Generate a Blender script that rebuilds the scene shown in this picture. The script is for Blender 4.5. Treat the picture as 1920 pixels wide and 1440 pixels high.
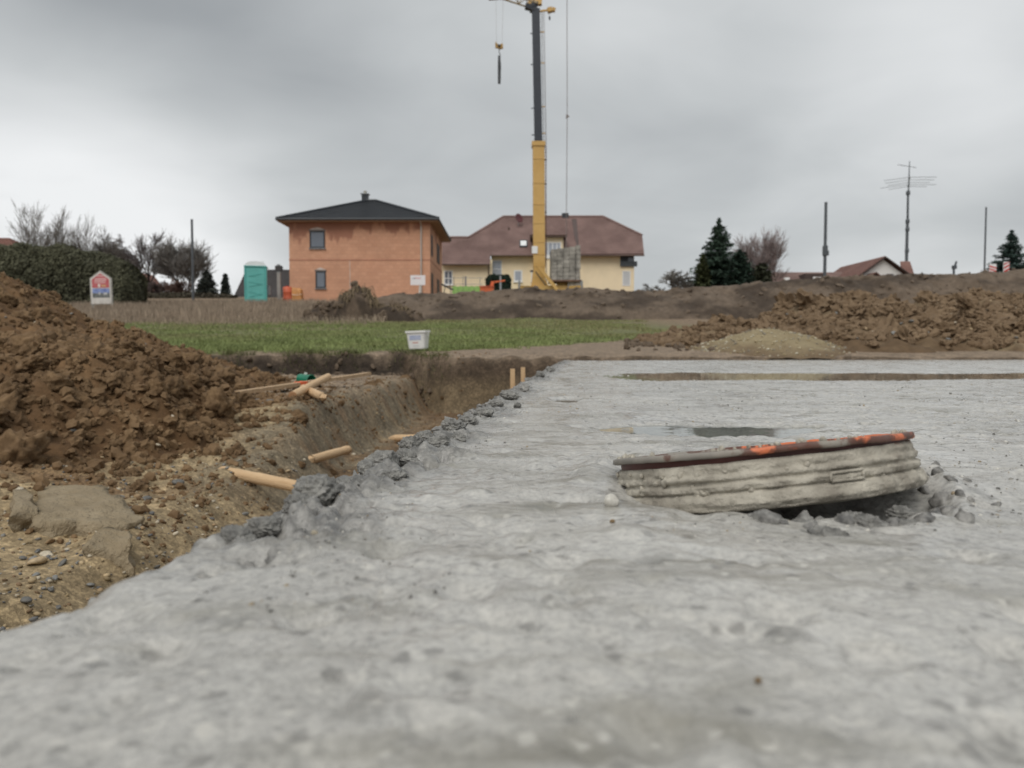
import bpy, bmesh, math, random
import numpy as np
from mathutils import Vector, Matrix

for o in list(bpy.data.objects):
    bpy.data.objects.remove(o)
S = bpy.context.scene
C = S.collection
R = math.radians
PITCH = math.atan(65 / 1442)
EYE = Vector((0, 0, 0.12))

# ------------------------------------------------------------------ camera
cam = bpy.data.cameras.new('camera')
camo = bpy.data.objects.new('camera', cam)
C.objects.link(camo)
camo.location = EYE
camo.rotation_euler = (math.pi / 2 - PITCH, 0, 0)
cam.sensor_width = 36
cam.lens = 36 * 1442 / 1920
cam.clip_start = 0.02
cam.clip_end = 6000
cam.dof.use_dof = True
cam.dof.focus_distance = 1.02
cam.dof.aperture_fstop = 9.0
S.camera = camo

# ------------------------------------------------------------------ world and sun
SUN_EL, SUN_AZ = R(52), R(200)          # a hazy sun behind the clouds, behind the camera
W = bpy.data.worlds.new('World')
S.world = W
W.use_nodes = True
nt = W.node_tree
nt.nodes.clear()


def node(t, kind, **kw):
    n = t.nodes.new(kind)
    for k, v in kw.items():
        if hasattr(n, k):
            setattr(n, k, v)
        else:
            n.inputs[k.replace('_', ' ')].default_value = v
    return n


def math_node(t, op, a, b=None, c=None, clamp=False):
    n = t.nodes.new('ShaderNodeMath')
    n.operation = op
    n.use_clamp = clamp
    for i, v in enumerate((a, b, c)):
        if v is None:
            continue
        if isinstance(v, (int, float)):
            n.inputs[i].default_value = v
        else:
            t.links.new(v, n.inputs[i])
    return n.outputs[0]


def pixel_dir(u, v):
    a, b = (u - 960) / 1442, (720 - v) / 1442
    d = Vector((a, math.cos(PITCH) + b * math.sin(PITCH), b * math.cos(PITCH) - math.sin(PITCH)))
    return d


def build_world():
    L = nt.links.new
    tc = node(nt, 'ShaderNodeTexCoord')
    sky = node(nt, 'ShaderNodeTexSky')
    sky.sky_type = 'NISHITA'
    sky.sun_disc = False
    sky.sun_elevation = SUN_EL
    sky.sun_rotation = SUN_AZ
    sky.dust_density = 4.0
    sc = node(nt, 'ShaderNodeVectorMath', operation='SCALE')
    L(sky.outputs[0], sc.inputs[0])
    sc.inputs[3].default_value = 0.07
    # flat cloud sheet seen in perspective
    sep = node(nt, 'ShaderNodeSeparateXYZ')
    L(tc.outputs['Generated'], sep.inputs[0])
    zz = math_node(nt, 'MAXIMUM', sep.outputs[2], 0.0)
    den = math_node(nt, 'ADD', zz, 0.22)
    px = math_node(nt, 'DIVIDE', sep.outputs[0], den)
    py = math_node(nt, 'DIVIDE', sep.outputs[1], den)
    cmb = node(nt, 'ShaderNodeCombineXYZ')
    L(px, cmb.inputs[0]); L(py, cmb.inputs[1])
    cmb.inputs[2].default_value = 3.7
    n1 = node(nt, 'ShaderNodeTexNoise', Scale=0.75, Detail=5.0, Roughness=0.42, Distortion=0.35)
    L(cmb.outputs[0], n1.inputs['Vector'])
    n2 = node(nt, 'ShaderNodeTexNoise', Scale=2.3, Detail=4.0, Roughness=0.45, Distortion=0.5)
    L(cmb.outputs[0], n2.inputs['Vector'])
    v = math_node(nt, 'MULTIPLY_ADD', n1.outputs[0], 0.62, 0.215)
    v = math_node(nt, 'MULTIPLY_ADD', math_node(nt, 'SUBTRACT', n2.outputs[0], 0.5), 0.22, v)
    # broad thick and thin places of the cloud deck
    for (u, w, amp, width) in SKY_LOBES:
        d = pixel_dir(u, w).normalized()
        dp = node(nt, 'ShaderNodeVectorMath', operation='DOT_PRODUCT')
        L(tc.outputs['Generated'], dp.inputs[0])
        dp.inputs[1].default_value = d
        k = math_node(nt, 'MULTIPLY', math_node(nt, 'SUBTRACT', dp.outputs['Value'], 1.0), 1.0 / width)
        g = math_node(nt, 'EXPONENT', k)
        v = math_node(nt, 'MULTIPLY_ADD', g, amp, v)
    rmp = node(nt, 'ShaderNodeValToRGB')
    e = rmp.color_ramp.elements
    e[0].position = 0.30; e[0].color = (0.255, 0.270, 0.282, 1)
    e[1].position = 0.85; e[1].color = (0.67, 0.68, 0.685, 1)
    m = rmp.color_ramp.elements.new(0.55); m.color = (0.425, 0.442, 0.448, 1)
    L(v, rmp.inputs[0])
    mix = node(nt, 'ShaderNodeMix', data_type='RGBA')
    mix.inputs[0].default_value = 0.95
    L(sc.outputs[0], mix.inputs[6])
    L(rmp.outputs[0], mix.inputs[7])
    bg = node(nt, 'ShaderNodeBackground')
    L(mix.outputs[2], bg.inputs[0])
    bg.inputs[1].default_value = 1.0
    out = node(nt, 'ShaderNodeOutputWorld')
    L(bg.outputs[0], out.inputs[0])


# (u, v of the direction, amount, angular width)
SKY_LOBES = [
    (60, 330, 0.33, 0.012), (330, 470, 0.25, 0.012), (1780, 20, 0.16, 0.018), (1750, -250, 0.10, 0.05), (1150, 20, 0.07, 0.006),
    (250, -10, -0.22, 0.016), (560, 170, -0.12, 0.010), (850, 330, -0.05, 0.02), (1350, 380, -0.08, 0.02), (-300, 100, -0.05, 0.06)]
build_world()

sun = bpy.data.lights.new('sun', 'SUN')
suno = bpy.data.objects.new('sun', sun)
C.objects.link(suno)
sun.energy = 1.5
sun.angle = R(45)
sun.color = (1.0, 0.97, 0.92)
sd = Vector((math.sin(SUN_AZ) * math.cos(SUN_EL), math.cos(SUN_AZ) * math.cos(SUN_EL), math.sin(SUN_EL)))
suno.rotation_euler = sd.to_track_quat('Z', 'Y').to_euler()

S.view_settings.view_transform = 'Standard'
S.view_settings.look = 'None'
S.view_settings.exposure = 0.42
S.view_settings.gamma = 1.0
S.view_settings.use_curve_mapping = False
S.cycles.use_denoising = True
S.cycles.max_bounces = 6
S.cycles.transparent_max_bounces = 4


# ------------------------------------------------------------------ helpers
def at(u, v, d):
    """the world point that the photograph shows at pixel (u, v), d metres in front of the camera"""
    r = pixel_dir(u, v)
    return EYE + r * (d / r.y)


def _hash(ix, iy, iz, seed):
    h = (ix.astype(np.uint32) * np.uint32(374761393) + iy.astype(np.uint32) * np.uint32(668265263)
         + iz.astype(np.uint32) * np.uint32(2147483647) + np.uint32((seed * 974634777 + 12345) & 0xffffffff))
    h = (h ^ (h >> np.uint32(13))) * np.uint32(1274126177)
    h = h ^ (h >> np.uint32(16))
    return (h & np.uint32(0xffffff)).astype(np.float64) / float(0xffffff)


def vnoise(x, y, z=None, seed=0):
    """value noise in -1..1"""
    x = np.asarray(x, float); y = np.asarray(y, float)
    x0 = np.floor(x); y0 = np.floor(y)
    fx = x - x0; fy = y - y0
    fx = fx * fx * fx * (fx * (fx * 6 - 15) + 10); fy = fy * fy * fy * (fy * (fy * 6 - 15) + 10)
    ix = x0.astype(np.int64); iy = y0.astype(np.int64)
    if z is None:
        iz = np.zeros_like(ix)
        a = _hash(ix, iy, iz, seed); b = _hash(ix + 1, iy, iz, seed)
        c = _hash(ix, iy + 1, iz, seed); d = _hash(ix + 1, iy + 1, iz, seed)
        return ((a + (b - a) * fx) * (1 - fy) + (c + (d - c) * fx) * fy) * 2 - 1
    z = np.asarray(z, float); z0 = np.floor(z); fz = z - z0
    fz = fz * fz * fz * (fz * (fz * 6 - 15) + 10)
    iz = z0.astype(np.int64)
    r = []
    for k in (0, 1):
        a = _hash(ix, iy, iz + k, seed); b = _hash(ix + 1, iy, iz + k, seed)
        c = _hash(ix, iy + 1, iz + k, seed); d = _hash(ix + 1, iy + 1, iz + k, seed)
        r.append((a + (b - a) * fx) * (1 - fy) + (c + (d - c) * fx) * fy)
    return (r[0] + (r[1] - r[0]) * fz) * 2 - 1


def fbm(x, y, z=None, octaves=4, seed=0, gain=0.5):
    t = 0; a = 1.0; s = 0
    for k in range(octaves):
        f = 2.03 ** k
        t = t + a * vnoise(x * f + 17.3 * k, y * f - 9.1 * k, None if z is None else z * f + 5.7 * k, seed + k)
        s += a; a *= gain
    return t / s


def worley(x, y, seed=0):
    """distance to nearest and second nearest feature point, and a random value of the nearest cell"""
    x = np.asarray(x, float); y = np.asarray(y, float)
    ix = np.floor(x).astype(np.int64); iy = np.floor(y).astype(np.int64)
    f1 = np.full(x.shape, 9.0); f2 = np.full(x.shape, 9.0); idv = np.zeros(x.shape)
    for dx in (-1, 0, 1):
        for dy in (-1, 0, 1):
            cx = ix + dx; cy = iy + dy; z0 = np.zeros_like(cx)
            px = cx + _hash(cx, cy, z0, seed); py = cy + _hash(cx, cy, z0 + 7, seed)
            d = np.hypot(px - x, py - y)
            m = d < f1
            f2 = np.where(m, f1, np.minimum(f2, d))
            idv = np.where(m, _hash(cx, cy, z0 + 13, seed), idv)
            f1 = np.where(m, d, f1)
    return f1, f2, idv


def sstep(a, b, x):
    t = np.clip((x - a) / (b - a), 0, 1)
    return t * t * (3 - 2 * t)


# ---- mesh building
class MB:
    def __init__(s):
        s.v = []; s.f = []

    def box(s, x0, x1, y0, y1, z0, z1):
        b = len(s.v)
        s.v += [(x0, y0, z0), (x1, y0, z0), (x1, y1, z0), (x0, y1, z0), (x0, y0, z1), (x1, y0, z1), (x1, y1, z1), (x0, y1, z1)]
        s.f += [tuple(b + i for i in q) for q in ((3, 2, 1, 0), (4, 5, 6, 7), (0, 1, 5, 4), (1, 2, 6, 5), (2, 3, 7, 6), (3, 0, 4, 7))]
        return s

    def bar(s, p, q, w, h=None, up=(0, 0, 1)):
        """a square bar from p to q"""
        p = Vector(p); q = Vector(q); h = w if h is None else h
        d = (q - p).normalized(); up = Vector(up)
        if abs(d.dot(up)) > 0.95:
            up = Vector((0, 1, 0))
        a = d.cross(up).normalized() * w / 2; c = d.cross(a).normalized() * h / 2
        b = len(s.v)
        for e in (p, q):
            for sa, sc in ((-1, -1), (1, -1), (1, 1), (-1, 1)):
                s.v.append(tuple(e + a * sa + c * sc))
        s.f += [tuple(b + i for i in k) for k in ((3, 2, 1, 0), (4, 5, 6, 7), (0, 1, 5, 4), (1, 2, 6, 5), (2, 3, 7, 6), (3, 0, 4, 7))]
        return s

    def tube(s, pts, rad, n=6, cap=True):
        pts = [Vector(p) for p in pts]
        if isinstance(rad, (int, float)):
            rad = [rad] * len(pts)
        b = len(s.v)
        for i, p in enumerate(pts):
            d = (pts[min(i + 1, len(pts) - 1)] - pts[max(i - 1, 0)]).normalized()
            up = Vector((0, 0, 1)) if abs(d.z) < 0.9 else Vector((1, 0, 0))
            a = d.cross(up).normalized(); c = d.cross(a)
            for k in range(n):
                t = 2 * math.pi * k / n
                s.v.append(tuple(p + (a * math.cos(t) + c * math.sin(t)) * rad[i]))
        for i in range(len(pts) - 1):
            for k in range(n):
                s.f.append((b + i * n + k, b + i * n + (k + 1) % n, b + (i + 1) * n + (k + 1) % n, b + (i + 1) * n + k))
        if cap:
            s.f.append(tuple(b + k for k in reversed(range(n))))
            s.f.append(tuple(b + (len(pts) - 1) * n + k for k in range(n)))
        return s

    def poly(s, pts, thick=None):
        """a flat polygon, or a slab of it when thick (a vector) is given"""
        b = len(s.v); n = len(pts)
        s.v += [tuple(p) for p in pts]
        s.f.append(tuple(range(b, b + n)))
        if thick is not None:
            t = Vector(thick)
            s.v += [tuple(Vector(p) + t) for p in pts]
            s.f.append(tuple(reversed(range(b + n, b + 2 * n))))
            for i in range(n):
                j = (i + 1) % n
                s.f.append((b + j, b + i, b + n + i, b + n + j))
        return s

    def lathe(s, prof, n=16, c=(0, 0, 0)):
        b = len(s.v); m = len(prof)
        for k in range(n):
            t = 2 * math.pi * k / n
            for r, z in prof:
                s.v.append((c[0] + r * math.cos(t), c[1] + r * math.sin(t), c[2] + z))
        for k in range(n):
            for i in range(m - 1):
                k2 = (k + 1) % n
                s.f.append((b + k * m + i, b + k2 * m + i, b + k2 * m + i + 1, b + k * m + i + 1))
        return s

    def build(s, name, mat, parent=None, smooth=False):
        me = bpy.data.meshes.new(name)
        me.from_pydata(s.v, [], s.f)
        return link(name, me, mat, parent, smooth)


def link(name, me, mat, parent=None, smooth=False):
    if mat is not None and not me.materials:
        me.materials.append(mat)
    if smooth:
        me.polygons.foreach_set('use_smooth', [True] * len(me.polygons))
    o = bpy.data.objects.new(name, me)
    C.objects.link(o)
    o.parent = parent
    return o


def np_mesh(name, V, F, mat, parent=None, smooth=True, col=None):
    """V (n,3) array, F (m,3 or 4) array"""
    V = np.ascontiguousarray(V, dtype=np.float32); F = np.ascontiguousarray(F, dtype=np.int32)
    me = bpy.data.meshes.new(name)
    k = F.shape[1]
    me.vertices.add(len(V)); me.vertices.foreach_set('co', V.ravel())
    me.loops.add(F.size); me.loops.foreach_set('vertex_index', F.ravel())
    me.polygons.add(len(F))
    me.polygons.foreach_set('loop_start', np.arange(0, F.size, k, dtype=np.int32))
    me.polygons.foreach_set('use_smooth', np.full(len(F), smooth))
    if col is not None:
        a = me.color_attributes.new('Col', 'FLOAT_COLOR', 'POINT')
        c = np.ones((len(V), 4), np.float32); c[:, :3] = col
        a.data.foreach_set('color', c.ravel())
    me.update(calc_edges=True)
    me.validate()
    return link(name, me, mat, parent)


def grid_faces(ny, nx):
    i = np.arange(ny * nx).reshape(ny, nx)
    return np.stack([i[:-1, :-1], i[:-1, 1:], i[1:, 1:], i[1:, :-1]], -1).reshape(-1, 4)


def empty(name, loc=(0, 0, 0), rz=0):
    o = bpy.data.objects.new(name, None)
    o.empty_display_size = 0.1
    C.objects.link(o)
    o.location = loc
    o.rotation_euler[2] = rz
    return o


def tag(o, label=None, cat=None, group=None, kind=None):
    if label: o['label'] = label
    if cat: o['category'] = cat
    if group: o['group'] = group
    if kind: o['kind'] = kind
    return o


# ---- materials
def mat_plain(name, col, rough=0.6, metal=0.0, var=0.12, scale=4.0, bump=0.0, bscale=40.0, spec=0.5, col2=None, detail=4.0, stretch=(1, 1, 1)):
    """a procedural material: colour varied by noise, with a little relief"""
    m = bpy.data.materials.new(name)
    m.use_nodes = True
    t = m.node_tree
    b = t.nodes['Principled BSDF']
    tc = node(t, 'ShaderNodeTexCoord')
    mp = node(t, 'ShaderNodeMapping')
    mp.inputs['Scale'].default_value = stretch
    t.links.new(tc.outputs['Object'], mp.inputs[0])
    n = node(t, 'ShaderNodeTexNoise', Scale=scale, Detail=detail, Roughness=0.6)
    t.links.new(mp.outputs[0], n.inputs['Vector'])
    r = node(t, 'ShaderNodeValToRGB')
    e = r.color_ramp.elements
    c2 = col2 or tuple(min(1, c * (1 + var)) for c in col)
    c1 = col if col2 else tuple(c * (1 - var) for c in col)
    e[0].position = 0.33; e[0].color = (*c1, 1)
    e[1].position = 0.67; e[1].color = (*c2, 1)
    t.links.new(n.outputs[0], r.inputs[0])
    t.links.new(r.outputs[0], b.inputs['Base Color'])
    b.inputs['Roughness'].default_value = rough
    b.inputs['Metallic'].default_value = metal
    b.inputs['Specular IOR Level'].default_value = spec
    if bump > 0:
        n2 = node(t, 'ShaderNodeTexNoise', Scale=bscale, Detail=5.0, Roughness=0.65)
        t.links.new(mp.outputs[0], n2.inputs['Vector'])
        bp = node(t, 'ShaderNodeBump', Strength=1.0, Distance=bump)
        t.links.new(n2.outputs[0], bp.inputs['Height'])
        t.links.new(bp.outputs[0], b.inputs['Normal'])
    return m


def mat_attr(name, rough=0.9, var=0.25, scale=6.0, bump=0.01, bscale=30.0, spec=0.3, grit=0.0):
    """colour from the mesh's own colour attribute times noise"""
    m = bpy.data.materials.new(name)
    m.use_nodes = True
    t = m.node_tree
    b = t.nodes['Principled BSDF']
    tc = node(t, 'ShaderNodeTexCoord')
    at_ = node(t, 'ShaderNodeAttribute', attribute_name='Col')
    n = node(t, 'ShaderNodeTexNoise', Scale=scale, Detail=6.0, Roughness=0.7)
    t.links.new(tc.outputs['Object'], n.inputs['Vector'])
    mr = node(t, 'ShaderNodeMapRange')
    mr.inputs[1].default_value = 0.3; mr.inputs[2].default_value = 0.7
    mr.inputs[3].default_value = 1 - var; mr.inputs[4].default_value = 1 + var
    t.links.new(n.outputs[0], mr.inputs[0])
    vm = node(t, 'ShaderNodeVectorMath', operation='SCALE')
    t.links.new(at_.outputs['Color'], vm.inputs[0]); t.links.new(mr.outputs[0], vm.inputs[3])
    cout = vm.outputs[0]
    if grit > 0:
        for gs, ga in ((58, .5), (140, .5)):
            vo = node(t, 'ShaderNodeTexVoronoi', Scale=gs)
            t.links.new(tc.outputs['Object'], vo.inputs['Vector'])
            sp = node(t, 'ShaderNodeSeparateXYZ'); t.links.new(vo.outputs['Color'], sp.inputs[0])
            g = math_node(t, 'POWER', sp.outputs[0], 2.2)
            k = math_node(t, 'MULTIPLY_ADD', g, grit * ga * 2.2, 1 - grit * ga * .55)
            v2 = node(t, 'ShaderNodeVectorMath', operation='SCALE')
            t.links.new(cout, v2.inputs[0]); t.links.new(k, v2.inputs[3]); cout = v2.outputs[0]
    t.links.new(cout, b.inputs['Base Color'])
    b.inputs['Roughness'].default_value = rough
    b.inputs['Specular IOR Level'].default_value = spec
    if bump > 0:
        n2 = node(t, 'ShaderNodeTexNoise', Scale=bscale, Detail=6.0, Roughness=0.7)
        t.links.new(tc.outputs['Object'], n2.inputs['Vector'])
        bp = node(t, 'ShaderNodeBump', Strength=1.0, Distance=bump)
        t.links.new(n2.outputs[0], bp.inputs['Height'])
        t.links.new(bp.outputs[0], b.inputs['Normal'])
    return m


# ------------------------------------------------------------------ lie of the land
FY = [-50, 8.5, 9.4, 15, 27, 38, 50, 54, 65, 75, 90, 130, 3000]
FZ = [0.0, 0.03, 0.095, 0.36, 1.15, 2.05, 3.1, 3.4, 4.3, 5.2, 5.9, 6.3, 6.3]


def field_z(x, y):
    z = np.interp(y, FY, FZ)
    z = z + 0.62 * np.exp(-(((x - 2.2) / 5) ** 2 + ((y - 51) / 5) ** 2))          # the levelled pad under the crane
    return z + fbm(x * .35, y * .35, None, 3, 5) * 0.05 * np.clip((y - 9) / 10, 0.15, 1.6)


def bank_y(x):
    return (9.35 - 0.6 * sstep(-1.3, -0.7, x) + 0.10 * fbm(x * 1.7, x * 0 + 3.3, None, 3, 11))


def pit_z(x, y):
    xe = -0.93 + 0.08 * fbm(y * 1.3, y * 0 + 1.0, None, 3, 21)
    floor = -0.58 + 0.03 * fbm(x * 3, y * 3, None, 3, 22) + 0.05 * sstep(2.6, 1.4, y)
    plat = -0.43 + 0.225 * sstep(3.2, 4.8, y) + 0.16 * np.clip(-x - 1.3, 0, 2.2) * sstep(5.0, 3.2, y)
    plat = plat + 0.03 * fbm(x * 2.2, y * 2.2, None, 4, 23)
    t = sstep(0.0, 0.27, xe - x)
    z = floor + (plat - floor) * t
    # undulating gravel and clods
    z = z + 0.028 * fbm(x * 7, y * 7, None, 4, 24, .6)
    f1, f2, _ = worley(x * 9, y * 9, 25)
    z = z + 0.035 * (0.5 - f1) * sstep(-.3, .4, vnoise(x * 1.5, y * 1.5, None, 26))
    return z


def ground_z(x, y):
    x = np.asarray(x, float); y = np.asarray(y, float)
    b = bank_y(x) + 0.03 * fbm(x * 6, y * 6, None, 2, 12)
    wdt = np.where(x < -1.0, 0.06, 0.16)
    t = np.clip((y - (b - wdt)) / wdt, 0, 1)
    f = field_z(x, y)
    f = f - 0.05 * sstep(0.35, 0.0, y - b) * (0.5 + 0.5 * vnoise(x * 5, y * 3, None, 14))
    p = pit_z(x, np.minimum(y, 9.6))
    z = p + (f - p) * t
    # the pit is only this side; far left and far right the land goes on
    return z


def gz(x, y):
    return float(ground_z(np.array([x]), np.array([y]))[0])


def graded(lo, hi, step, end_lo, end_hi, grow):
    a = list(np.arange(lo, hi + 1e-6, step))
    s = step; v = a[-1]; up = []
    while v < end_hi:
        s *= grow; v += s; up.append(v)
    s = step; v = a[0]; dn = []
    while v > end_lo:
        s *= grow; v -= s; dn.append(v)
    return np.array(dn[::-1] + a + up)


def lerp3(a, b, t):
    return np.asarray(a) * (1 - t[..., None]) + np.asarray(b) * t[..., None]


SOIL = (0.175, 0.106, 0.054); GRAVEL = (0.285, 0.215, 0.125); DARK = (0.034, 0.025, 0.018); PLAT = (0.21, 0.160, 0.112)
BARE = (0.205, 0.155, 0.110); TURF = (0.125, 0.128, 0.055); DRY = (0.185, 0.135, 0.090); CLAY = (0.20, 0.15, 0.085)


def build_ground():
    xs = graded(-4.2, 1.0, 0.028, -2500, 2500, 1.045)
    ys = graded(1.1, 9.7, 0.028, -60, 3000, 1.045)
    X, Y = np.meshgrid(xs, ys)
    Z = ground_z(X, Y)
    # colour of the soil itself
    n = fbm(X * 1.4, Y * 1.4, None, 4, 31) * 0.5 + 0.5
    n2 = fbm(X * 5, Y * 5, None, 3, 32) * 0.5 + 0.5
    col = lerp3(GRAVEL, SOIL, sstep(0.42, 0.62, n + 0.15 * sstep(3.0, 4.2, Y) - 0.12 * sstep(2.6, 1.6, Y)))
    col = lerp3(col, PLAT, sstep(4.6, 6.0, Y) * sstep(-1.0, -1.3, X))
    xe = -0.95
    slope = sstep(-0.75, -0.9, X) * sstep(-1.55, -1.25, X) * sstep(2.6, 3.6, Y) * sstep(9.0, 8.0, Y)
    col = lerp3(col, (0.185, 0.150, 0.100), slope * (0.35 + 0.65 * sstep(0.35, 0.6, n2)))
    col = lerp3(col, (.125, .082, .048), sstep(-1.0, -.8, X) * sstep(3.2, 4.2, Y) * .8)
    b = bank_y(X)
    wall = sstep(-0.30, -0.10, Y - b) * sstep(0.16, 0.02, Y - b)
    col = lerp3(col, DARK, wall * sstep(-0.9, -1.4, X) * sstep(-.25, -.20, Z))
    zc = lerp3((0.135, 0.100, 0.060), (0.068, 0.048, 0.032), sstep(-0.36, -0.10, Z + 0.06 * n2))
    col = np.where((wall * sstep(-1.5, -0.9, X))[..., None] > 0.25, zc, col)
    fieldm = sstep(-0.03, 0.05, Y - b)
    # grass line: the turf has been scraped away behind the slab
    gl = 9.2 + 1.1 * sstep(-1.1, 0.2, X) + 3.6 * sstep(-0.2, 3.0, X) + 5 * sstep(2.5, 6, X) + 1.0 * (n - 0.5)
    turf = lerp3(BARE, TURF, sstep(0.0, 0.5, Y - gl))
    drym = sstep(21.5, 25.5, Y + 4 * (n - 0.5) - 0.35 * (X + 12)) * sstep(-1.0, -4.5, X) + sstep(16, 24, Y + 3 * (n - .5)) * sstep(2, 6, X)
    turf = lerp3(turf, DRY, np.clip(drym, 0, 1))
    turf = lerp3(turf, TURF, sstep(75, 110, Y))
    col = lerp3(col, turf, fieldm)
    m = mat_attr('earth', rough=0.88, var=0.42, scale=9, bump=0.010, bscale=38, grit=0.5)
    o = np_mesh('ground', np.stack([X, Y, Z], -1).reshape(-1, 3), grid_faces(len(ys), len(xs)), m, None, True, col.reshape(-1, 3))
    tag(o, kind='structure')
    return o


ground = build_ground()

# ------------------------------------------------------------------ lumps, clods and pebbles
def lump_mesh(name, seed, subdiv, rough, cuts, mat, flat=0.75, freq=1.6, fine=0.0, ridged=0.35):
    """an irregular broken lump, about 1 m across, to be scaled"""
    rg = np.random.RandomState(seed)
    bm = bmesh.new()
    bmesh.ops.create_icosphere(bm, subdivisions=subdiv, radius=0.5)
    P = np.array([v.co for v in bm.verts])
    for k in range(cuts):
        nrm = rg.normal(size=3); nrm /= np.linalg.norm(nrm)
        d = rg.uniform(0.26, 0.42)
        h = P @ nrm
        P = P - np.maximum(h - d, 0)[:, None] * nrm * rg.uniform(0.75, 0.98)
    o = rg.uniform(-50, 50, 3)
    nn = fbm(P[:, 0] * freq * 2 + o[0], P[:, 1] * freq * 2 + o[1], P[:, 2] * freq * 2 + o[2], 3, seed)
    rid = 1 - 2 * np.abs(fbm(P[:, 0] * freq * 3.1 - o[0], P[:, 1] * freq * 3.1, P[:, 2] * freq * 3.1 + o[1], 2, seed + 5))
    P = P * (1 + rough * nn + rough * ridged * rid)[:, None]
    if fine:
        nn = fbm(P[:, 0] * 11 + o[0], P[:, 1] * 11 + o[1], P[:, 2] * 11 + o[2], 4, seed + 3, 0.6)
        P = P * (1 + fine * nn)[:, None]
    P = P * np.array([1.0, rg.uniform(0.7, 0.95), rg.uniform(flat * 0.8, flat)])
    for v, p in zip(bm.verts, P):
        v.co = p
    me = bpy.data.meshes.new(name)
    bm.to_mesh(me); bm.free()
    me.materials.append(mat)
    return me


def mesh_arrays(me):
    V = np.zeros(len(me.vertices) * 3, np.float32); me.vertices.foreach_get('co', V)
    F = np.zeros(len(me.loops), np.int32); me.loops.foreach_get('vertex_index', F)
    return V.reshape(-1, 3), F.reshape(-1, 3)


def rot_mat(rg, tilt=3.14):
    a, b, c = rg.uniform(0, 6.283), rg.uniform(-tilt, tilt), rg.uniform(-tilt, tilt)
    return np.array((Matrix.Rotation(a, 3, 'Z') @ Matrix.Rotation(b, 3, 'X') @ Matrix.Rotation(c, 3, 'Y')))


def scatter_parts(name, metas, pts, sizes, parent, rg, tilt=3.14, sink=0.25):
    for p, s in zip(pts, sizes):
        me = metas[rg.randint(len(metas))]
        o = bpy.data.objects.new(name, me)
        C.objects.link(o)
        o.parent = parent
        o.location = (p[0], p[1], p[2] + s * (0.5 - sink) * 0.7)
        o.rotation_euler = (rg.uniform(-tilt, tilt), rg.uniform(-tilt, tilt), rg.uniform(0, 6.28))
        o.scale = (s * rg.uniform(0.85, 1.2), s * rg.uniform(0.85, 1.1), s * rg.uniform(0.8, 1.1))


def scatter_stuff(name, metas, pts, sizes, mat, parent, rg, tilt=3.14, sink=0.25, smooth=True, cols=None):
    arr = [mesh_arrays(m) for m in metas]
    Vs, Fs, Cs = [], [], []; b = 0
    for i, (p, s) in enumerate(zip(pts, sizes)):
        V, F = arr[rg.randint(len(arr))]
        Vs.append((V * (s * rg.uniform(0.8, 1.2, 3))) @ rot_mat(rg, tilt).T + np.array([p[0], p[1], p[2] + s * (0.5 - sink) * 0.7]))
        Fs.append(F + b); b += len(V)
        if cols is not None:
            Cs.append(np.repeat(np.asarray(cols[i])[None], len(V), 0))
    o = np_mesh(name, np.concatenate(Vs), np.concatenate(Fs), mat, parent, smooth, np.concatenate(Cs) if cols is not None else None)
    tag(o, kind='stuff')
    return o


rgG = np.random.RandomState(5)
M_clod = mat_plain('brown_clay', (0.108, 0.064, 0.031), 0.85, 0, col2=(0.215, 0.138, 0.072), scale=2.5, bump=0.010, bscale=7, spec=0.3)
M_clod_far = mat_plain('brown_clay_dry', (0.128, 0.084, 0.048), 0.9, 0, col2=(0.215, 0.150, 0.092), scale=2.5, bump=0.015, bscale=7, spec=0.3)
M_soil_clod = mat_plain('dark_soil', (0.090, 0.065, 0.045), 0.9, 0, col2=(0.150, 0.112, 0.080), scale=3, bump=0.01, bscale=8, spec=0.3)
M_peb = [mat_plain('pebble_' + n, c, 0.55, 0, var=0.22, scale=5, bump=0.0012, bscale=14) for n, c in
         (('tan', (0.40, 0.30, 0.18)), ('grey', (0.20, 0.20, 0.19)), ('dark', (0.125, 0.120, 0.110)), ('pale', (0.48, 0.42, 0.32)), ('ochre', (0.31, 0.21, 0.11)))]
clods = [lump_mesh('clod', 100 + i, 4, 0.46, 3, M_clod, 0.78, 1.7, 0.42, .5) for i in range(11)]
clods_far = [lump_mesh('clod', 140 + i, 3, 0.46, 3, M_clod_far, 0.8, 1.9, .5, .7) for i in range(8)]
clods_lo = [lump_mesh('clod_small', 120 + i, 2, 0.5, 2, M_clod, 0.8, 2.2, .5) for i in range(8)]
clods_vlo = [lump_mesh('clod_far', 130 + i, 2, 0.40, 3, M_clod_far, 0.8, 1.7) for i in range(8)]
clods_tiny = [lump_mesh('crumb', 135 + i, 1, 0.5, 1, M_clod, 0.8, 2.2) for i in range(6)]
soil_clods = [lump_mesh('soil_clod', 180 + i, 2, 0.40, 4, M_soil_clod, 0.8, 1.5) for i in range(6)]
pebbles = [lump_mesh('pebble', 150 + i, 2, 0.14, 2, M_peb[i % 5], 0.62) for i in range(10)]
pebbles_lo = [lump_mesh('grit', 170 + i, 1, 0.16, 2, M_peb[i % 5], 0.62) for i in range(6)]
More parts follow.
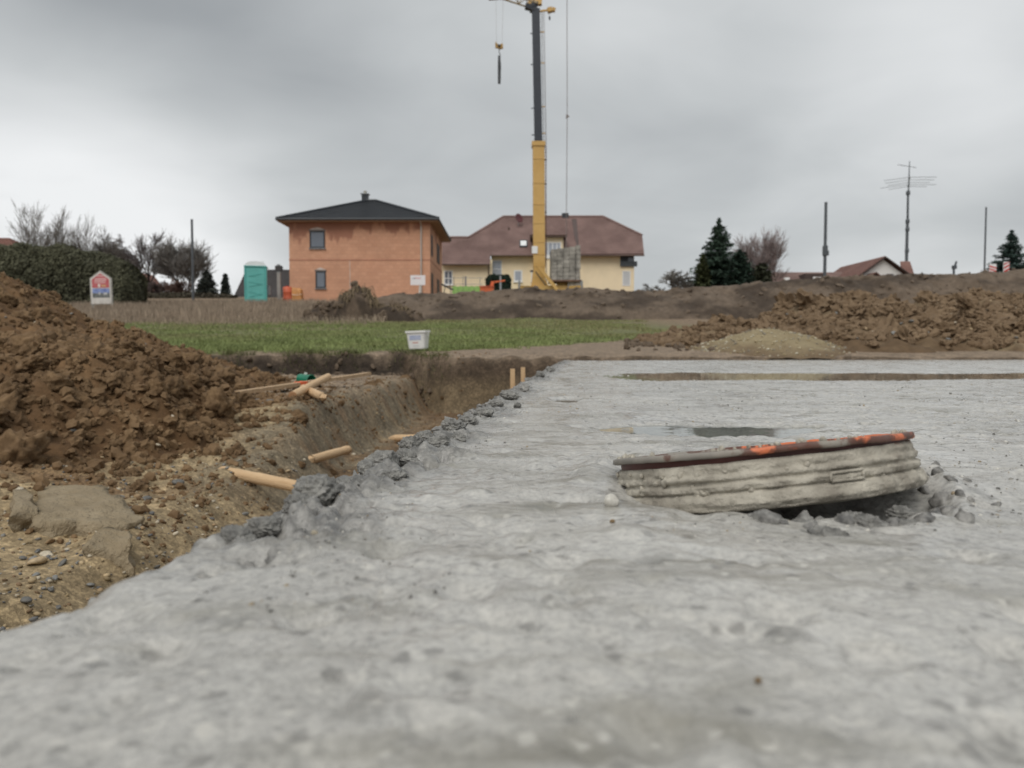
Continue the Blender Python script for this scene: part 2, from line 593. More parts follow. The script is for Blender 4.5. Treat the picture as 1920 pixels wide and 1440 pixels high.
# ------------------------------------------------------------------ pebbles and gravel in the pit
def build_gravel():
    rg = np.random.RandomState(8)
    # stones one can tell apart, on the near gravel
    pts, sz = [], []
    while len(pts) < 290:
        y = 1.35 + 3.6 * rg.rand() ** 1.6
        x = -0.15 - y * 0.78 * rg.rand()
        if x > -0.42 + 0.09 * y:
            continue
        pts.append((x, y)); sz.append(rg.choice([0.018, 0.024, 0.032, 0.045], p=[.4, .33, .2, .07]) * rg.uniform(.8, 1.25))
    pts = np.array(pts); z = ground_z(pts[:, 0], pts[:, 1])
    scatter_parts('pebble', pebbles, np.column_stack([pts, z]), sz, ground, rg, 0.5, 0.3)
    # the rest: grit
    n = 9000
    y = 1.3 + 6.0 * rg.rand(n) ** 1.7
    x = -0.1 - y * 0.85 * rg.rand(n)
    k = vnoise(x * 2.2, y * 2.2, None, 61) > -0.45
    x, y = x[k], y[k]
    z = ground_z(x, y)
    s = rg.choice([0.008, 0.012, 0.018], len(x), p=[.45, .35, .2]) * rg.uniform(.8, 1.3, len(x))
    pal = np.array([(.42, .32, .19), (.22, .21, .19), (.13, .13, .13), (.47, .41, .31), (.30, .21, .12), (.19, .125, .07), (.24, .18, .10)])
    c = pal[rg.randint(len(pal), size=len(x))] * rg.uniform(.7, 1.15, (len(x), 1))
    scatter_stuff('gravel', pebbles_lo, np.column_stack([x, y, z]), s, mat_attr('grit', 0.7, 0.15, 30, 0), ground, rg, 0.6, 0.3, True, c)
    # earth clods lying in the trench and on the shelf
    pts, sz = [], []
    while len(pts) < 280:
        y = rg.uniform(2.6, 9.0); x = rg.uniform(-3.4, -0.3)
        if x < -0.95 * y * 0.7 or x > -0.4 + 0.09 * y:
            continue
        if vnoise(np.array([x * 1.2]), np.array([y * 1.2]), None, 77)[0] < -0.1:
            continue
        pts.append((x, y)); sz.append(rg.uniform(0.03, 0.11) * (0.45 if x > -1.2 else 1.0))
    pts = np.array(pts); z = ground_z(pts[:, 0], pts[:, 1])
    scatter_parts('earth_clod', clods, np.column_stack([pts, z]), sz, ground, rg, 0.5, 0.55)
    # loose crumbs
    n = 5000
    y = rg.uniform(2.2, 9.1, n); x = -0.2 - y * 0.62 * rg.rand(n)
    k = vnoise(x * 1.6, y * 1.6, None, 78) > -0.2
    x, y = x[k], y[k]
    scatter_stuff('earth_crumbs', clods_tiny, np.column_stack([x, y, ground_z(x, y)]), rg.uniform(.010, .04, len(x)) * rg.uniform(.5, 1, len(x)), M_clod, ground, rg, 1.0, 0.45, False)


build_gravel()

# block of cemented gravel that broke off near the slab
M_cem = mat_plain('cemented_gravel', (0.235, 0.182, 0.110), 0.85, 0, col2=(0.33, 0.265, 0.175), scale=7, bump=0.03, bscale=22)
def slabby(name, pts, h, label, cat, seed):
    """a flat broken block with an irregular outline"""
    rg = np.random.RandomState(seed)
    bm = bmesh.new()
    lo = [bm.verts.new((p[0] + rg.uniform(-.02, .02), p[1] + rg.uniform(-.02, .02), p[2] - h)) for p in pts]
    hi = [bm.verts.new(p) for p in pts]
    bm.faces.new(hi); n = len(pts)
    for i in range(n):
        j = (i + 1) % n
        bm.faces.new((lo[i], lo[j], hi[j], hi[i]))
    bmesh.ops.triangulate(bm, faces=bm.faces[:])
    bmesh.ops.subdivide_edges(bm, edges=bm.edges[:], cuts=7, use_grid_fill=True)
    bmesh.ops.triangulate(bm, faces=bm.faces[:])
    P = np.array([v.co for v in bm.verts])
    k = [fbm(P[:, 0] * 14 + a, P[:, 1] * 14, P[:, 2] * 14 + a, 4, seed) for a in (0, 9, 21)]
    for i, v in enumerate(bm.verts):
        v.co = v.co + Vector((k[0][i] * .03, k[1][i] * .03, k[2][i] * .02))
    me = bpy.data.meshes.new(name); bm.to_mesh(me); bm.free()
    o = link(name, me, M_cem, None, True)
    tag(o, label, cat)
    return o


def on(u, v, z):
    """world point where the view ray through the pixel meets height z"""
    r = pixel_dir(u, v)
    return EYE + r * ((z - EYE.z) / r.z)


slabby('stone_block', [on(58, 972, -.375), on(75, 915, -.36), on(130, 906, -.355), on(185, 912, -.36), on(225, 935, -.37), on(268, 968, -.40), on(240, 992, -.415), on(190, 986, -.40), on(150, 975, -.39), on(100, 978, -.385)], .09,
       'flat yellowish block of cemented gravel lying on the pit gravel', 'stone', 3)
slabby('stone_block', [on(160, 1020, -.40), on(185, 990, -.385), on(240, 990, -.385), on(240, 1012, -.40), on(205, 1035, -.43)], .10,
       'smaller squarish brown block below the flat block of cemented gravel', 'stone', 4)
slabby('stone_block', [on(20, 960, -.35), on(24, 920, -.335), on(52, 915, -.335), on(60, 955, -.355)], .10,
       'rounded grey lump of stone beside the flat block of cemented gravel', 'stone', 5)


# ------------------------------------------------------------------ heaps of excavated soil
def heap(name, label, X, Y, Z, mat, col=None, kind=None):
    o = empty(name, (0, 0, 0))
    b = np_mesh('heap_body', np.stack([X, Y, Z], -1).reshape(-1, 3), grid_faces(*X.shape), mat, o, True, None if col is None else col.reshape(-1, 3))
    tag(o, label, 'soil heap')
    return o


def left_z(x, y):
    r = np.hypot((x + 5.45) * 1.0, np.where(y < 6.3, (y - 6.3) * 0.62, (y - 6.3) * .86))
    z = 0.92 - 0.40 * (np.sqrt(r * r + 0.25) - 0.5) + 0.10 * fbm(x * 1.1, y * 1.1, None, 3, 41)
    z = z + 0.10 * np.exp(-((x + 4.75) ** 2 + (y - 6.3) ** 2) / 0.30)
    z = z + 0.33 * np.exp(-((x + 2.15) ** 2 / .7 + (y - 3.85) ** 2 / .9))
    z = z + 0.20 * np.exp(-((x + 1.85) ** 2 / .16 + (y - 4.5) ** 2 / .35))
    z = z - 0.10 * np.exp(-((x + 3.6) ** 2 + (y - 6.6) ** 2) / 0.5)
    f1, f2, i = worley(x * 4.2 + .3 * vnoise(x * 5, y * 5, None, 2), y * 4.2, 42)
    z = z + 0.11 * (0.6 - f1) * (0.5 + i)
    f1, f2, i = worley(x * 11, y * 11, 43)
    z = z + 0.055 * (0.5 - f1) * (.4 + i) + 0.03 * fbm(x * 18, y * 18, None, 4, 44, .65)
    return z


xs = np.arange(-8.2, -1.0, 0.028); ys = np.arange(2.5, 9.9, 0.028)
X, Y = np.meshgrid(xs, ys)
Z = left_z(X, Y)
n = fbm(X * 2.5, Y * 2.5, None, 4, 45) * .5 + .5
col = lerp3((0.120, 0.067, 0.030), (0.195, 0.116, 0.056), sstep(.3, .7, n))
hl = heap('soil_heap', 'large heap of wet brown clay clods beside the excavation pit', X, Y, Z, mat_attr('wet_clay', .82, .3, 14, .014, 36), col)
rg = np.random.RandomState(12)
pts, sz = [], []
while len(pts) < 260:
    x = rg.uniform(-5.4, -1.5); y = rg.uniform(3.0, 7.5)
    if rg.rand() < .45:
        x = rg.normal(-2.3, .5); y = rg.normal(3.9, .6)
    z = left_z(np.array([x]), np.array([y]))[0]
    if z < gz(x, y) - 0.02 or x < -y * 0.72:
        continue
    pts.append((x, y, z)); sz.append(rg.choice([.05, .075, .11, .17], p=[.35, .35, .23, .07]) * rg.uniform(.85, 1.2))
scatter_parts('clod', clods, pts, sz, hl, rg, 0.9, 0.30)
n = 17000
x = rg.uniform(-6.2, -1.2, n); y = rg.uniform(2.7, 8.6, n)
x[:4000] = rg.normal(-2.2, .6, 4000); y[:4000] = rg.normal(3.8, .7, 4000)
z = left_z(x, y); k = (z > ground_z(x, y) - 0.03) & (x > -y * 0.75)
scatter_stuff('small_clods', clods_lo, np.column_stack([x, y, z])[k], .010 + .06 * rg.rand(k.sum()) ** 2.4, M_clod, hl, rg, 1.5, .25, False)
x = rg.normal(-1.75, .45, 2600); y = rg.normal(4.0, .95, 2600); k = (x < -1.15) & (y > 2.5)
scatter_stuff('scattered_crumbs', clods_tiny, np.column_stack([x, y, ground_z(x, y)])[k], .008 + .05 * rg.rand(k.sum()) ** 3, M_clod, hl, rg, 1.5, .35, False)
# pale stones caught in the clay
x = rg.uniform(-5.4, -1.6, 150); y = rg.uniform(3.2, 7.4, 150); z = left_z(x, y); k = z > ground_z(x, y)
scatter_parts('pebble', pebbles, np.column_stack([x, y, z])[k], rg.uniform(.018, .05, k.sum()), hl, rg, .6, .2)

CU = np.array([1150, 1200, 1300, 1380, 1450, 1500, 1560, 1620, 1680, 1715, 1745, 1790, 1850, 1920, 2050, 2300, 2600])
CV = np.array([664, 637, 622, 607, 590, 574, 560, 558, 582, 606, 590, 558, 545, 541, 545, 560, 640])
YR = 12.8
CX = (CU - 960) / 1442 * YR
CZ = 0.12 + (655 - CV) * YR / 1442


def right_z(x, y):
    yy = y - 0.35 * vnoise(x * .9, x * 0, None, 51) - 1.0 * sstep(6.7, 7.5, x)
    crest = np.interp(x * YR / np.maximum(yy, 9.0) * 0.35 + x * 0.65, CX, CZ)
    base = 0.0 + 0.02 * (y - 9)
    w = np.where(yy < YR, 3.9, 3.6)
    t = np.clip(1 - np.abs(yy - YR) / w, 0, 1)
    t = t * (1.6 - 0.6 * t)
    z = base - 0.06 - .25 * sstep(9.3, 8.5, y) + (crest - base) * np.minimum(t, 1.0)
    amp = np.clip((crest - .05) * 3, 0.3, 1.0)
    z = z + amp * 0.13 * fbm(x * 1.3, y * 1.3, None, 3, 52)
    f1, f2, i = worley(x * 3.0 + .3 * vnoise(x * 4, y * 4, None, 3), y * 3.0, 53)
    z = z + amp * 0.11 * (0.55 - f1) * (.5 + i)
    f1, f2, i = worley(x * 8, y * 8, 54)
    z = z + amp * 0.04 * (0.5 - f1)
    return z


xs = np.arange(1.4, 15, 0.05); ys = np.arange(8.3, 18, 0.05)
X, Y = np.meshgrid(xs, ys)
Z = right_z(X, Y)
n = fbm(X * 1.5, Y * 1.5, None, 4, 55) * .5 + .5
col = lerp3((0.120, 0.078, 0.043), (0.205, 0.147, 0.088), sstep(.3, .7, n))
col = lerp3(col, (0.27, 0.215, 0.13), sstep(0.30, 0.05, Z) * sstep(.4, .6, n) * sstep(4, 6, X))
hr = heap('soil_heap', 'long heap of brown clods spread behind the concrete slab', X, Y, Z, mat_attr('clay_heap', .88, .3, 10, .02, 26), col)
rg = np.random.RandomState(13)
pts, sz = [], []
while len(pts) < 295:
    y = rg.uniform(9.4, 14.4); x = rg.uniform(1.6, y * 0.70)
    z = right_z(np.array([x]), np.array([y]))[0]
    if z < gz(x, y) - .01:
        continue
    pts.append((x, y, z)); sz.append(rg.choice([.12, .17, .24, .32], p=[.35, .35, .22, .08]) * rg.uniform(.85, 1.2) * (0.6 if x < 3.4 else 1))
scatter_parts('clod', clods_far, pts, sz, hr, rg, 0.9, .32)
n = 5200
y = rg.uniform(9.6, 16.0, n); x = rg.uniform(1.5, 1, n) + (y * .74 - 1.5) * rg.rand(n)
z = right_z(x, y); k = z > ground_z(x, y) - .02
scatter_stuff('small_clods', clods_vlo[:4] + clods_tiny, np.column_stack([x, y, z])[k], rg.uniform(.04, .14, k.sum()), M_clod_far, hr, rg, 1.2, .3, False)
y = rg.uniform(9.6, 13, 260); x = 4.2 + (y * .7 - 4.2) * rg.rand(260); z = right_z(x, y); k = z > ground_z(x, y)
scatter_parts('stone', pebbles, np.column_stack([x, y, z])[k][:200], rg.uniform(.035, .08, min(200, k.sum())), hr, rg, .6, .2)

# the small gravel cone beside it
def cone_z(x, y):
    r = np.hypot((x - 3.36) * 0.92, y - 10.0)
    return 0.39 - 0.34 * (np.sqrt(r * r + .04) - .2) + 0.03 * fbm(x * 4, y * 4, None, 4, 56) - 0.05 * sstep(0, 1.5, x - 3.36)


xs = np.arange(1.9, 5.2, 0.03); ys = np.arange(8.75, 11.6, 0.03)
X, Y = np.meshgrid(xs, ys); Z = cone_z(X, Y)
n = fbm(X * 6, Y * 6, None, 3, 57) * .5 + .5
hc = heap('gravel_heap', 'small smooth cone of yellowish gravel in front of the brown clods', X, Y, Z, mat_attr('yellow_gravel', .9, .3, 40, .01, 60), lerp3(lerp3((.225, .178, .100), (.30, .245, .150), n), (.15, .105, .062), sstep(.25, .05, Z + .12 * fbm(X * 2.5, Y * 2.5, None, 3, 58))))
tag(hc, cat='gravel heap')
n = 900
x = rg.uniform(2.0, 5.0, n); y = rg.uniform(8.8, 11, n); z = cone_z(x, y); k = z > np.maximum(ground_z(x, y), right_z(x, y)) - .01
pal = np.array([(.42, .36, .24), (.5, .46, .36), (.3, .24, .14), (.24, .22, .18)])
scatter_stuff('gravel', pebbles_lo, np.column_stack([x, y, z])[k], rg.uniform(.014, .05, k.sum()) , mat_attr('grit_far', .8, .1, 30, 0), hc, rg, .6, .3, True, pal[rg.randint(4, size=k.sum())])

# low strip of dark crumbs on the scraped soil behind the slab
pts, sz = [], []
for i in range(130):
    u = rg.uniform(1170, 1420); y = rg.uniform(9.3, 12.5) if rg.rand() < .5 else rg.normal(11.2, .4)
    x = (u - 960) / 1442 * y
    pts.append((x, y, gz(x, y))); sz.append(rg.uniform(.04, .14))
scatter_parts('topsoil_clod', soil_clods, pts, sz, ground, rg, .8, .35)
# crumbs of black topsoil under the lip of the bank
pts, sz = [], []
for i in range(90):
    x = rg.uniform(-4.6, -0.9); y = float(bank_y(np.array([x]))[0]) - rg.uniform(.0, .2)
    pts.append((x, y, gz(x, y))); sz.append(rg.uniform(.03, .10))
scatter_parts('topsoil_clod', soil_clods, pts, sz, ground, rg, .9, .4)

# ------------------------------------------------------------------ long topsoil bank across the field
def embank():
    xs = np.arange(-7.0, 46, 0.10); ys = np.arange(26.4, 37.0, 0.10)
    X, Y = np.meshgrid(xs, ys)
    U = 960 + 1442 * X / 29.6
    v = np.interp(U, [600, 690, 740, 830, 900, 985, 1100, 1240, 1330, 1400, 1500, 1600, 1700, 1800, 1920, 2200, 3200],
                  [600, 566, 553, 551, 549, 543, 545, 545, 540, 533, 525, 521, 518, 515, 509, 500, 505])
    crest = 0.12 + (655 - v) * 29.6 / 1442
    yf = 27.3 + 0.35 * fbm(X * .7, X * 0 + 2, None, 3, 71)
    t = np.clip((Y - yf) / 1.9, 0, 1)
    t = t ** 0.75
    back = sstep(36.8, 32.0, Y)
    base = np.interp(Y, FY, FZ) - 0.06
    Z = base + (np.maximum(crest - base, 0)) * np.minimum(t, back)
    amp = np.minimum(t, back) * np.clip(crest - base, 0, 1)
    Z = Z + amp * (0.16 * fbm(X * 1.6, Y * 1.6, Z * 1.6, 4, 72, .6))
    ridge = np.abs(vnoise(X * 1.5, Z * 1.1 + 4, None, 73))
    Yd = Y + 0.42 * amp * fbm(X * 2.4, Z * 2.2, None, 4, 74, .6) + 0.20 * amp * (0.5 - ridge)
    n = fbm(X * .9, Y * .9 + Z * 2, None, 4, 75) * .5 + .5
    col = lerp3((.062, .046, .034), (.142, .108, .080), sstep(.30, .66, n))
    m = mat_attr('topsoil', .92, .3, 5, .05, 9)
    o = np_mesh('embankment', np.stack([X, Yd, Z], -1).reshape(-1, 3), grid_faces(*X.shape), m, None, True, col.reshape(-1, 3))
    tag(o, 'long low bank of bare brown topsoil across the field', kind='structure')
    rg = np.random.RandomState(31)
    n = 2600
    k = rg.randint(0, X.size, n)
    P = np.stack([X, Yd, Z], -1).reshape(-1, 3)[k]
    ok = (P[:, 1] < 29.6) & (amp.ravel()[k] > .1)
    scatter_stuff('soil_crumbs', soil_clods, P[ok], rg.uniform(.05, .26, ok.sum()), mat_plain('bank_soil', (.095, .070, .050), .95, 0, col2=(.16, .122, .09), scale=2), o, rg, 1.2, .62, False)
    return o


bank = embank()

# rounded heap of topsoil with dry grass hanging over it, at the start of the bank
def tuft_heap():
    o = empty('topsoil_heap', (0, 0, 0))
    tag(o, 'rounded mound of dark topsoil shaggy with dry hanging grass', 'soil heap')
    cx, cy = at(672, 600, 26.0).x, 26.0
    zb = gz(cx, cy)
    xs = np.arange(cx - 2.6, cx + 2.8, .05); ys = np.arange(cy - 1.6, cy + 1.8, .05)
    X, Y = np.meshgrid(xs, ys)
    A = 1.12 * np.clip(1 - (((X - cx) / .85) ** 2 + ((Y - cy) / 1.0) ** 2), 0, 1) ** .55
    B = 0.62 * np.clip(1 - (((X - cx + 1.05) / .9) ** 2 + ((Y - cy) / .9) ** 2), 0, 1) ** .7
    D = 0.55 * np.clip(1 - (((X - cx - 1.1) / 1.2) ** 2 + ((Y - cy) / .9) ** 2), 0, 1) ** .7
    H = np.maximum(np.maximum(A, B), D)
    Z = ground_z(X, Y) - .08 + H * (1 + .25 * fbm(X * 3, Y * 3, None, 4, 81)) + .05 * fbm(X * 6, Y * 6, None, 3, 82)
    n = fbm(X * 4, Y * 4, None, 3, 83) * .5 + .5
    np_mesh('heap_body', np.stack([X, Y, Z], -1).reshape(-1, 3), grid_faces(*X.shape), mat_attr('black_soil', .95, .3, 8, .03, 16), o, True,
            lerp3((.045, .033, .024), (.11, .08, .057), sstep(.3, .7, n)).reshape(-1, 3))
    rg = np.random.RandomState(82)
    V, F, K = [], [], []
    Zf = Z.ravel(); Hf = H.ravel()
    cand = np.where((Hf > .45) & (fbm(X * 1.5, Y * 1.5, None, 2, 84).ravel() > -.2))[0]
    for i in range(420):
        j = cand[rg.randint(len(cand))]
        x, y, z = X.ravel()[j], Y.ravel()[j], Zf[j]
        # hangs down the front from the top
        out = np.array([(x - cx) * .5 + rg.normal(0, .25), -abs(rg.normal(.5, .3)), 0.0]); out /= (np.linalg.norm(out) + 1e-6)
        L = rg.uniform(.12, .45) * (1.0 if Hf[j] > .6 else .6)
        p0 = np.array([x, y, z - .02]); p1 = p0 + out * L * .45 + [0, 0, L * .25]; p2 = p0 + out * L * .8 - [0, 0, L * .55]
        w = np.array([rg.uniform(.008, .02), 0, 0]); b = len(V)
        V += [p0 - w, p0 + w, p1 + w, p1 - w, p2]
        F += [(b, b + 1, b + 2), (b, b + 2, b + 3), (b + 3, b + 2, b + 4)]
        c = np.array((.21, .16, .10)) * rg.uniform(.5, 1.1); K += [c] * 5
    pk = np.where(Hf > .05)[0]; pk = pk[rg.randint(len(pk), size=130)]
    scatter_parts('clod', soil_clods, np.stack([X.ravel()[pk], Y.ravel()[pk], Zf[pk]], 1), rg.uniform(.08, .30, 130), o, rg, 1.2, .45)
    g = np_mesh('dry_grass', np.array(V), np.array(F), mat_attr('dry_blades', .9, .1, 5, 0), o, False, np.array(K))
    tag(g, kind='stuff')
    return o


tuft_heap()


# ------------------------------------------------------------------ the concrete slab
def slab_edge(y):
    return -0.223 + 0.0945 * y


PUDDLES = [  # x, y, rx, ry, rotation of hollow, depth
    (0.335, 1.16, 0.20, 0.10, 0.0, 0.014), (0.125, 1.85, 0.045, 0.14, 0.0, 0.012)]


def crumble(y):
    return np.clip(0.62 + 0.8 * vnoise(y * 3.2, y * 0, None, 108), 0.1, 1) * sstep(0.30, .44, y) + .10


def slab_z(x, y, s):
    """height of the concrete; s = distance from the left edge"""
    damp = sstep(-0.01, 0.10, s)
    z = 0.0035 * fbm(x * 3.0, y * 2.2, None, 3, 91) * damp
    z = z + 0.0013 * fbm(x * 16 + 2 * vnoise(x * 4, y * 4, None, 9), y * 11, None, 4, 92, .6)
    z = z + 0.0021 * fbm(x * 75, y * 60, None, 2, 89) * (.4 + .9 * sstep(-.2, .5, fbm(x * 6, y * 6, None, 2, 86)))
    z = np.maximum(z, -0.0024 + 0.25 * (z + .0024))
    # trowel smears
    a = 0.45
    xr = x * math.cos(a) - y * math.sin(a); yr = x * math.sin(a) + y * math.cos(a)
    sm = fbm(xr * 9, yr * 38, None, 3, 93)
    near = sstep(1.5, 0.5, y)
    z = z + near * (0.0016 * sm - 0.004 * sstep(.25, .7, sm) * sstep(0.0, .45, fbm(x * 5, y * 5, None, 2, 94)))
    # small pits where the aggregate settled
    f1, f2, idv = worley(x * 36, y * 30, 95)
    reg = np.clip(sstep(0.25, 0.8, x) * sstep(0.75, 1.2, y) + 0.45 * sstep(.0, .3, vnoise(x * 4, y * 4, None, 96)), 0, 1)
    z = z - reg * 0.0062 * sstep(0.40, 0.20, f1 + .12 * vnoise(x * 90, y * 90, None, 85)) * (idv > .45) + reg * 0.0013 * fbm(x * 45, y * 45, None, 2, 97)
    f1, f2, idv = worley(x * 17 + 3, y * 15, 98)
    z = z - 0.007 * sstep(0.34, 0.05, f1) * (idv > .66) * near + 0.004 * sstep(.35, .1, f1) * (idv < .14) * near
    for (px, py, rx, ry, ro, dp) in PUDDLES:
        dx = (x - px) * math.cos(ro) + (y - py) * math.sin(ro); dy = -(x - px) * math.sin(ro) + (y - py) * math.cos(ro)
        q = np.sqrt((dx / rx) ** 2 + (dy / ry) ** 2) + (0.5 if dp < .01 else 0.30) * vnoise(x * 9, y * 9, None, 99) + .28 * fbm(x * 30, y * 24, None, 3, 88, .6)
        z = z - dp * sstep(1.15, 0.35, q)
    # the long puddle across the slab
    q = np.abs(y - 3.62 - 0.05 * vnoise(x * .8, x * 0, None, 100)) / (0.62 + 0.08 * vnoise(x * 1.3, x * 0, None, 101)) + .15 * vnoise(x * 4, y * 4, None, 102)
    z = z - 0.014 * sstep(1.1, 0.4, q) * sstep(0.05, 0.8, x - slab_edge(y))
    z = z + 0.004 * sstep(3.0, 2.2, y) * sstep(1.4, 2.0, y) * 0
    # hollow and rim of mortar pushed up round the pipe cap
    r = np.hypot(x - 0.224, y - 0.70)
    ring = np.exp(-((r - 0.155) / 0.018) ** 2)
    front = sstep(.72, .60, y)
    z = z + ring * (0.010 - .006 * front) * np.clip(0.35 + fbm(x * 22, y * 22, None, 3, 103) + 0.5 * sstep(.26, .34, x), 0, 1.3)
    z = z - 0.020 * sstep(.172, .145, r + .012 * vnoise(x * 30, y * 30, None, 87)) * sstep(.70, .62, y) * (.55 + .45 * sstep(.15, .3, x))
    # a drag ridge right of the cap and a hollow under it
    l = y - (0.66 + 0.35 * (x - 0.38))
    z = z + sstep(.34, .42, x) * (0.013 * np.exp(-(l / .028) ** 2) - 0.006 * np.exp(-((l + .06) / .03) ** 2)) * np.clip(.6 + vnoise(x * 12, y * 12, None, 104), 0.1, 1.4)
    l = y - (0.515 + 0.12 * (x - 0.2))
    z = z - sstep(.27, .36, x) * 0.010 * np.exp(-(l / .012) ** 2) * np.clip(.4 + vnoise(x * 20, y * 20, None, 105), 0, 1.2)
    # crumbly left margin
    mar = sstep(0.105, 0.03, s + .03 * vnoise(x * 14, y * 14, None, 83))
    f1, f2, idv = worley(x * 30 + vnoise(x * 20, y * 20, None, 6), y * 28, 106)
    f3, f4, id2 = worley(x * 85, y * 85, 107)
    on_ = crumble(y)
    dome = np.sqrt(np.clip(1 - (f1 / .75) ** 2, 0, 1)); dome2 = np.sqrt(np.clip(1 - (f3 / .7) ** 2, 0, 1))
    z = z + mar * on_ * (0.022 * (dome - .72) * (.35 + idv) + .010 * (dome2 - .65) * (.4 + id2) + .005 * fbm(x * 120, y * 120, None, 2, 84))
    z = z - 0.03 * sstep(0.02, -0.02, s) - 0.004 * sstep(.08, .0, s) * sstep(.55, .3, y)
    return z


def build_slab():
    # rows along y, columns by distance from the edge
    yr = [-0.25]
    while yr[-1] < 8.24:
        yr.append(yr[-1] + max(0.0032, 0.0031 * abs(yr[-1]) ** 1.2))
    yr = np.array(yr); yr *= 1; yr[-1] = 8.24
    sr = [-0.045]
    while sr[-1] < 9.0:
        sr.append(sr[-1] + max(0.0034, 0.0034 * (1 + 6 * max(0, sr[-1] - 0.6) ** 1.2) * (1 if sr[-1] > .4 else 1)))
    sr = np.array(sr)
    Sg, Yg = np.meshgrid(sr, yr)
    Y2 = np.where(Yg > 0, Yg * (1 + 0.019 * np.maximum(Sg, 0) * np.clip(Yg / 8.24, 0, 1)), Yg)
    wob = 0.018 * fbm(Yg * 5, Yg * 0 + 7, None, 4, 110) + .012 * fbm(Yg * 22, Yg * 0 + 2, None, 3, 111)
    wob = wob - 0.045 * sstep(.55, .3, Yg)
    X2 = slab_edge(Yg) + Sg + wob * sstep(.12, 0, Sg)
    Z = slab_z(X2, Y2, Sg)
    # side face of the slab, hanging down from the left edge
    nq = 26
    q = np.linspace(1, 0, nq, endpoint=False)
    xe = X2[:, 0]; ze = Z[:, 0]
    Yq = np.repeat(yr[:, None], nq, 1); Q = np.repeat(q[None], len(yr), 0)
    Zs = ze[:, None] - 0.34 * Q
    Xs = xe[:, None] - 0.02 * np.sin(Q * 1.5) + 0.03 * fbm(Yq * 16, Zs * 16, None, 4, 112) * sstep(0, .15, Q)
    X3 = np.concatenate([Xs, X2], 1); Y3 = np.concatenate([Yq, Y2], 1); Z3 = np.concatenate([Zs, Z], 1)
    # far face: last row dropped
    X3 = np.concatenate([X3, X3[-1:]], 0); Y3 = np.concatenate([Y3, Y3[-1:] + 0.01], 0); Z3 = np.concatenate([Z3, np.minimum(Z3[-1:], -0.34)], 0)
    # raw, unfloated paste along the broken margin: its own darker colour
    wm = sstep(.115, .045, Sg + .05 * fbm(X2 * 16, Y2 * 16, None, 3, 82)) * np.clip(crumble(Yg) * 1.2 - .12, 0, 1)
    wm = np.concatenate([np.repeat(np.clip(crumble(yr) * 1.2, .3, 1)[:, None], nq, 1), wm], 1); wm = np.concatenate([wm, wm[-1:]], 0)
    return np_mesh('concrete_slab', np.stack([X3, Y3, Z3], -1).reshape(-1, 3), grid_faces(*X3.shape), M_conc, None, True, np.repeat(wm.reshape(-1, 1), 3, 1))


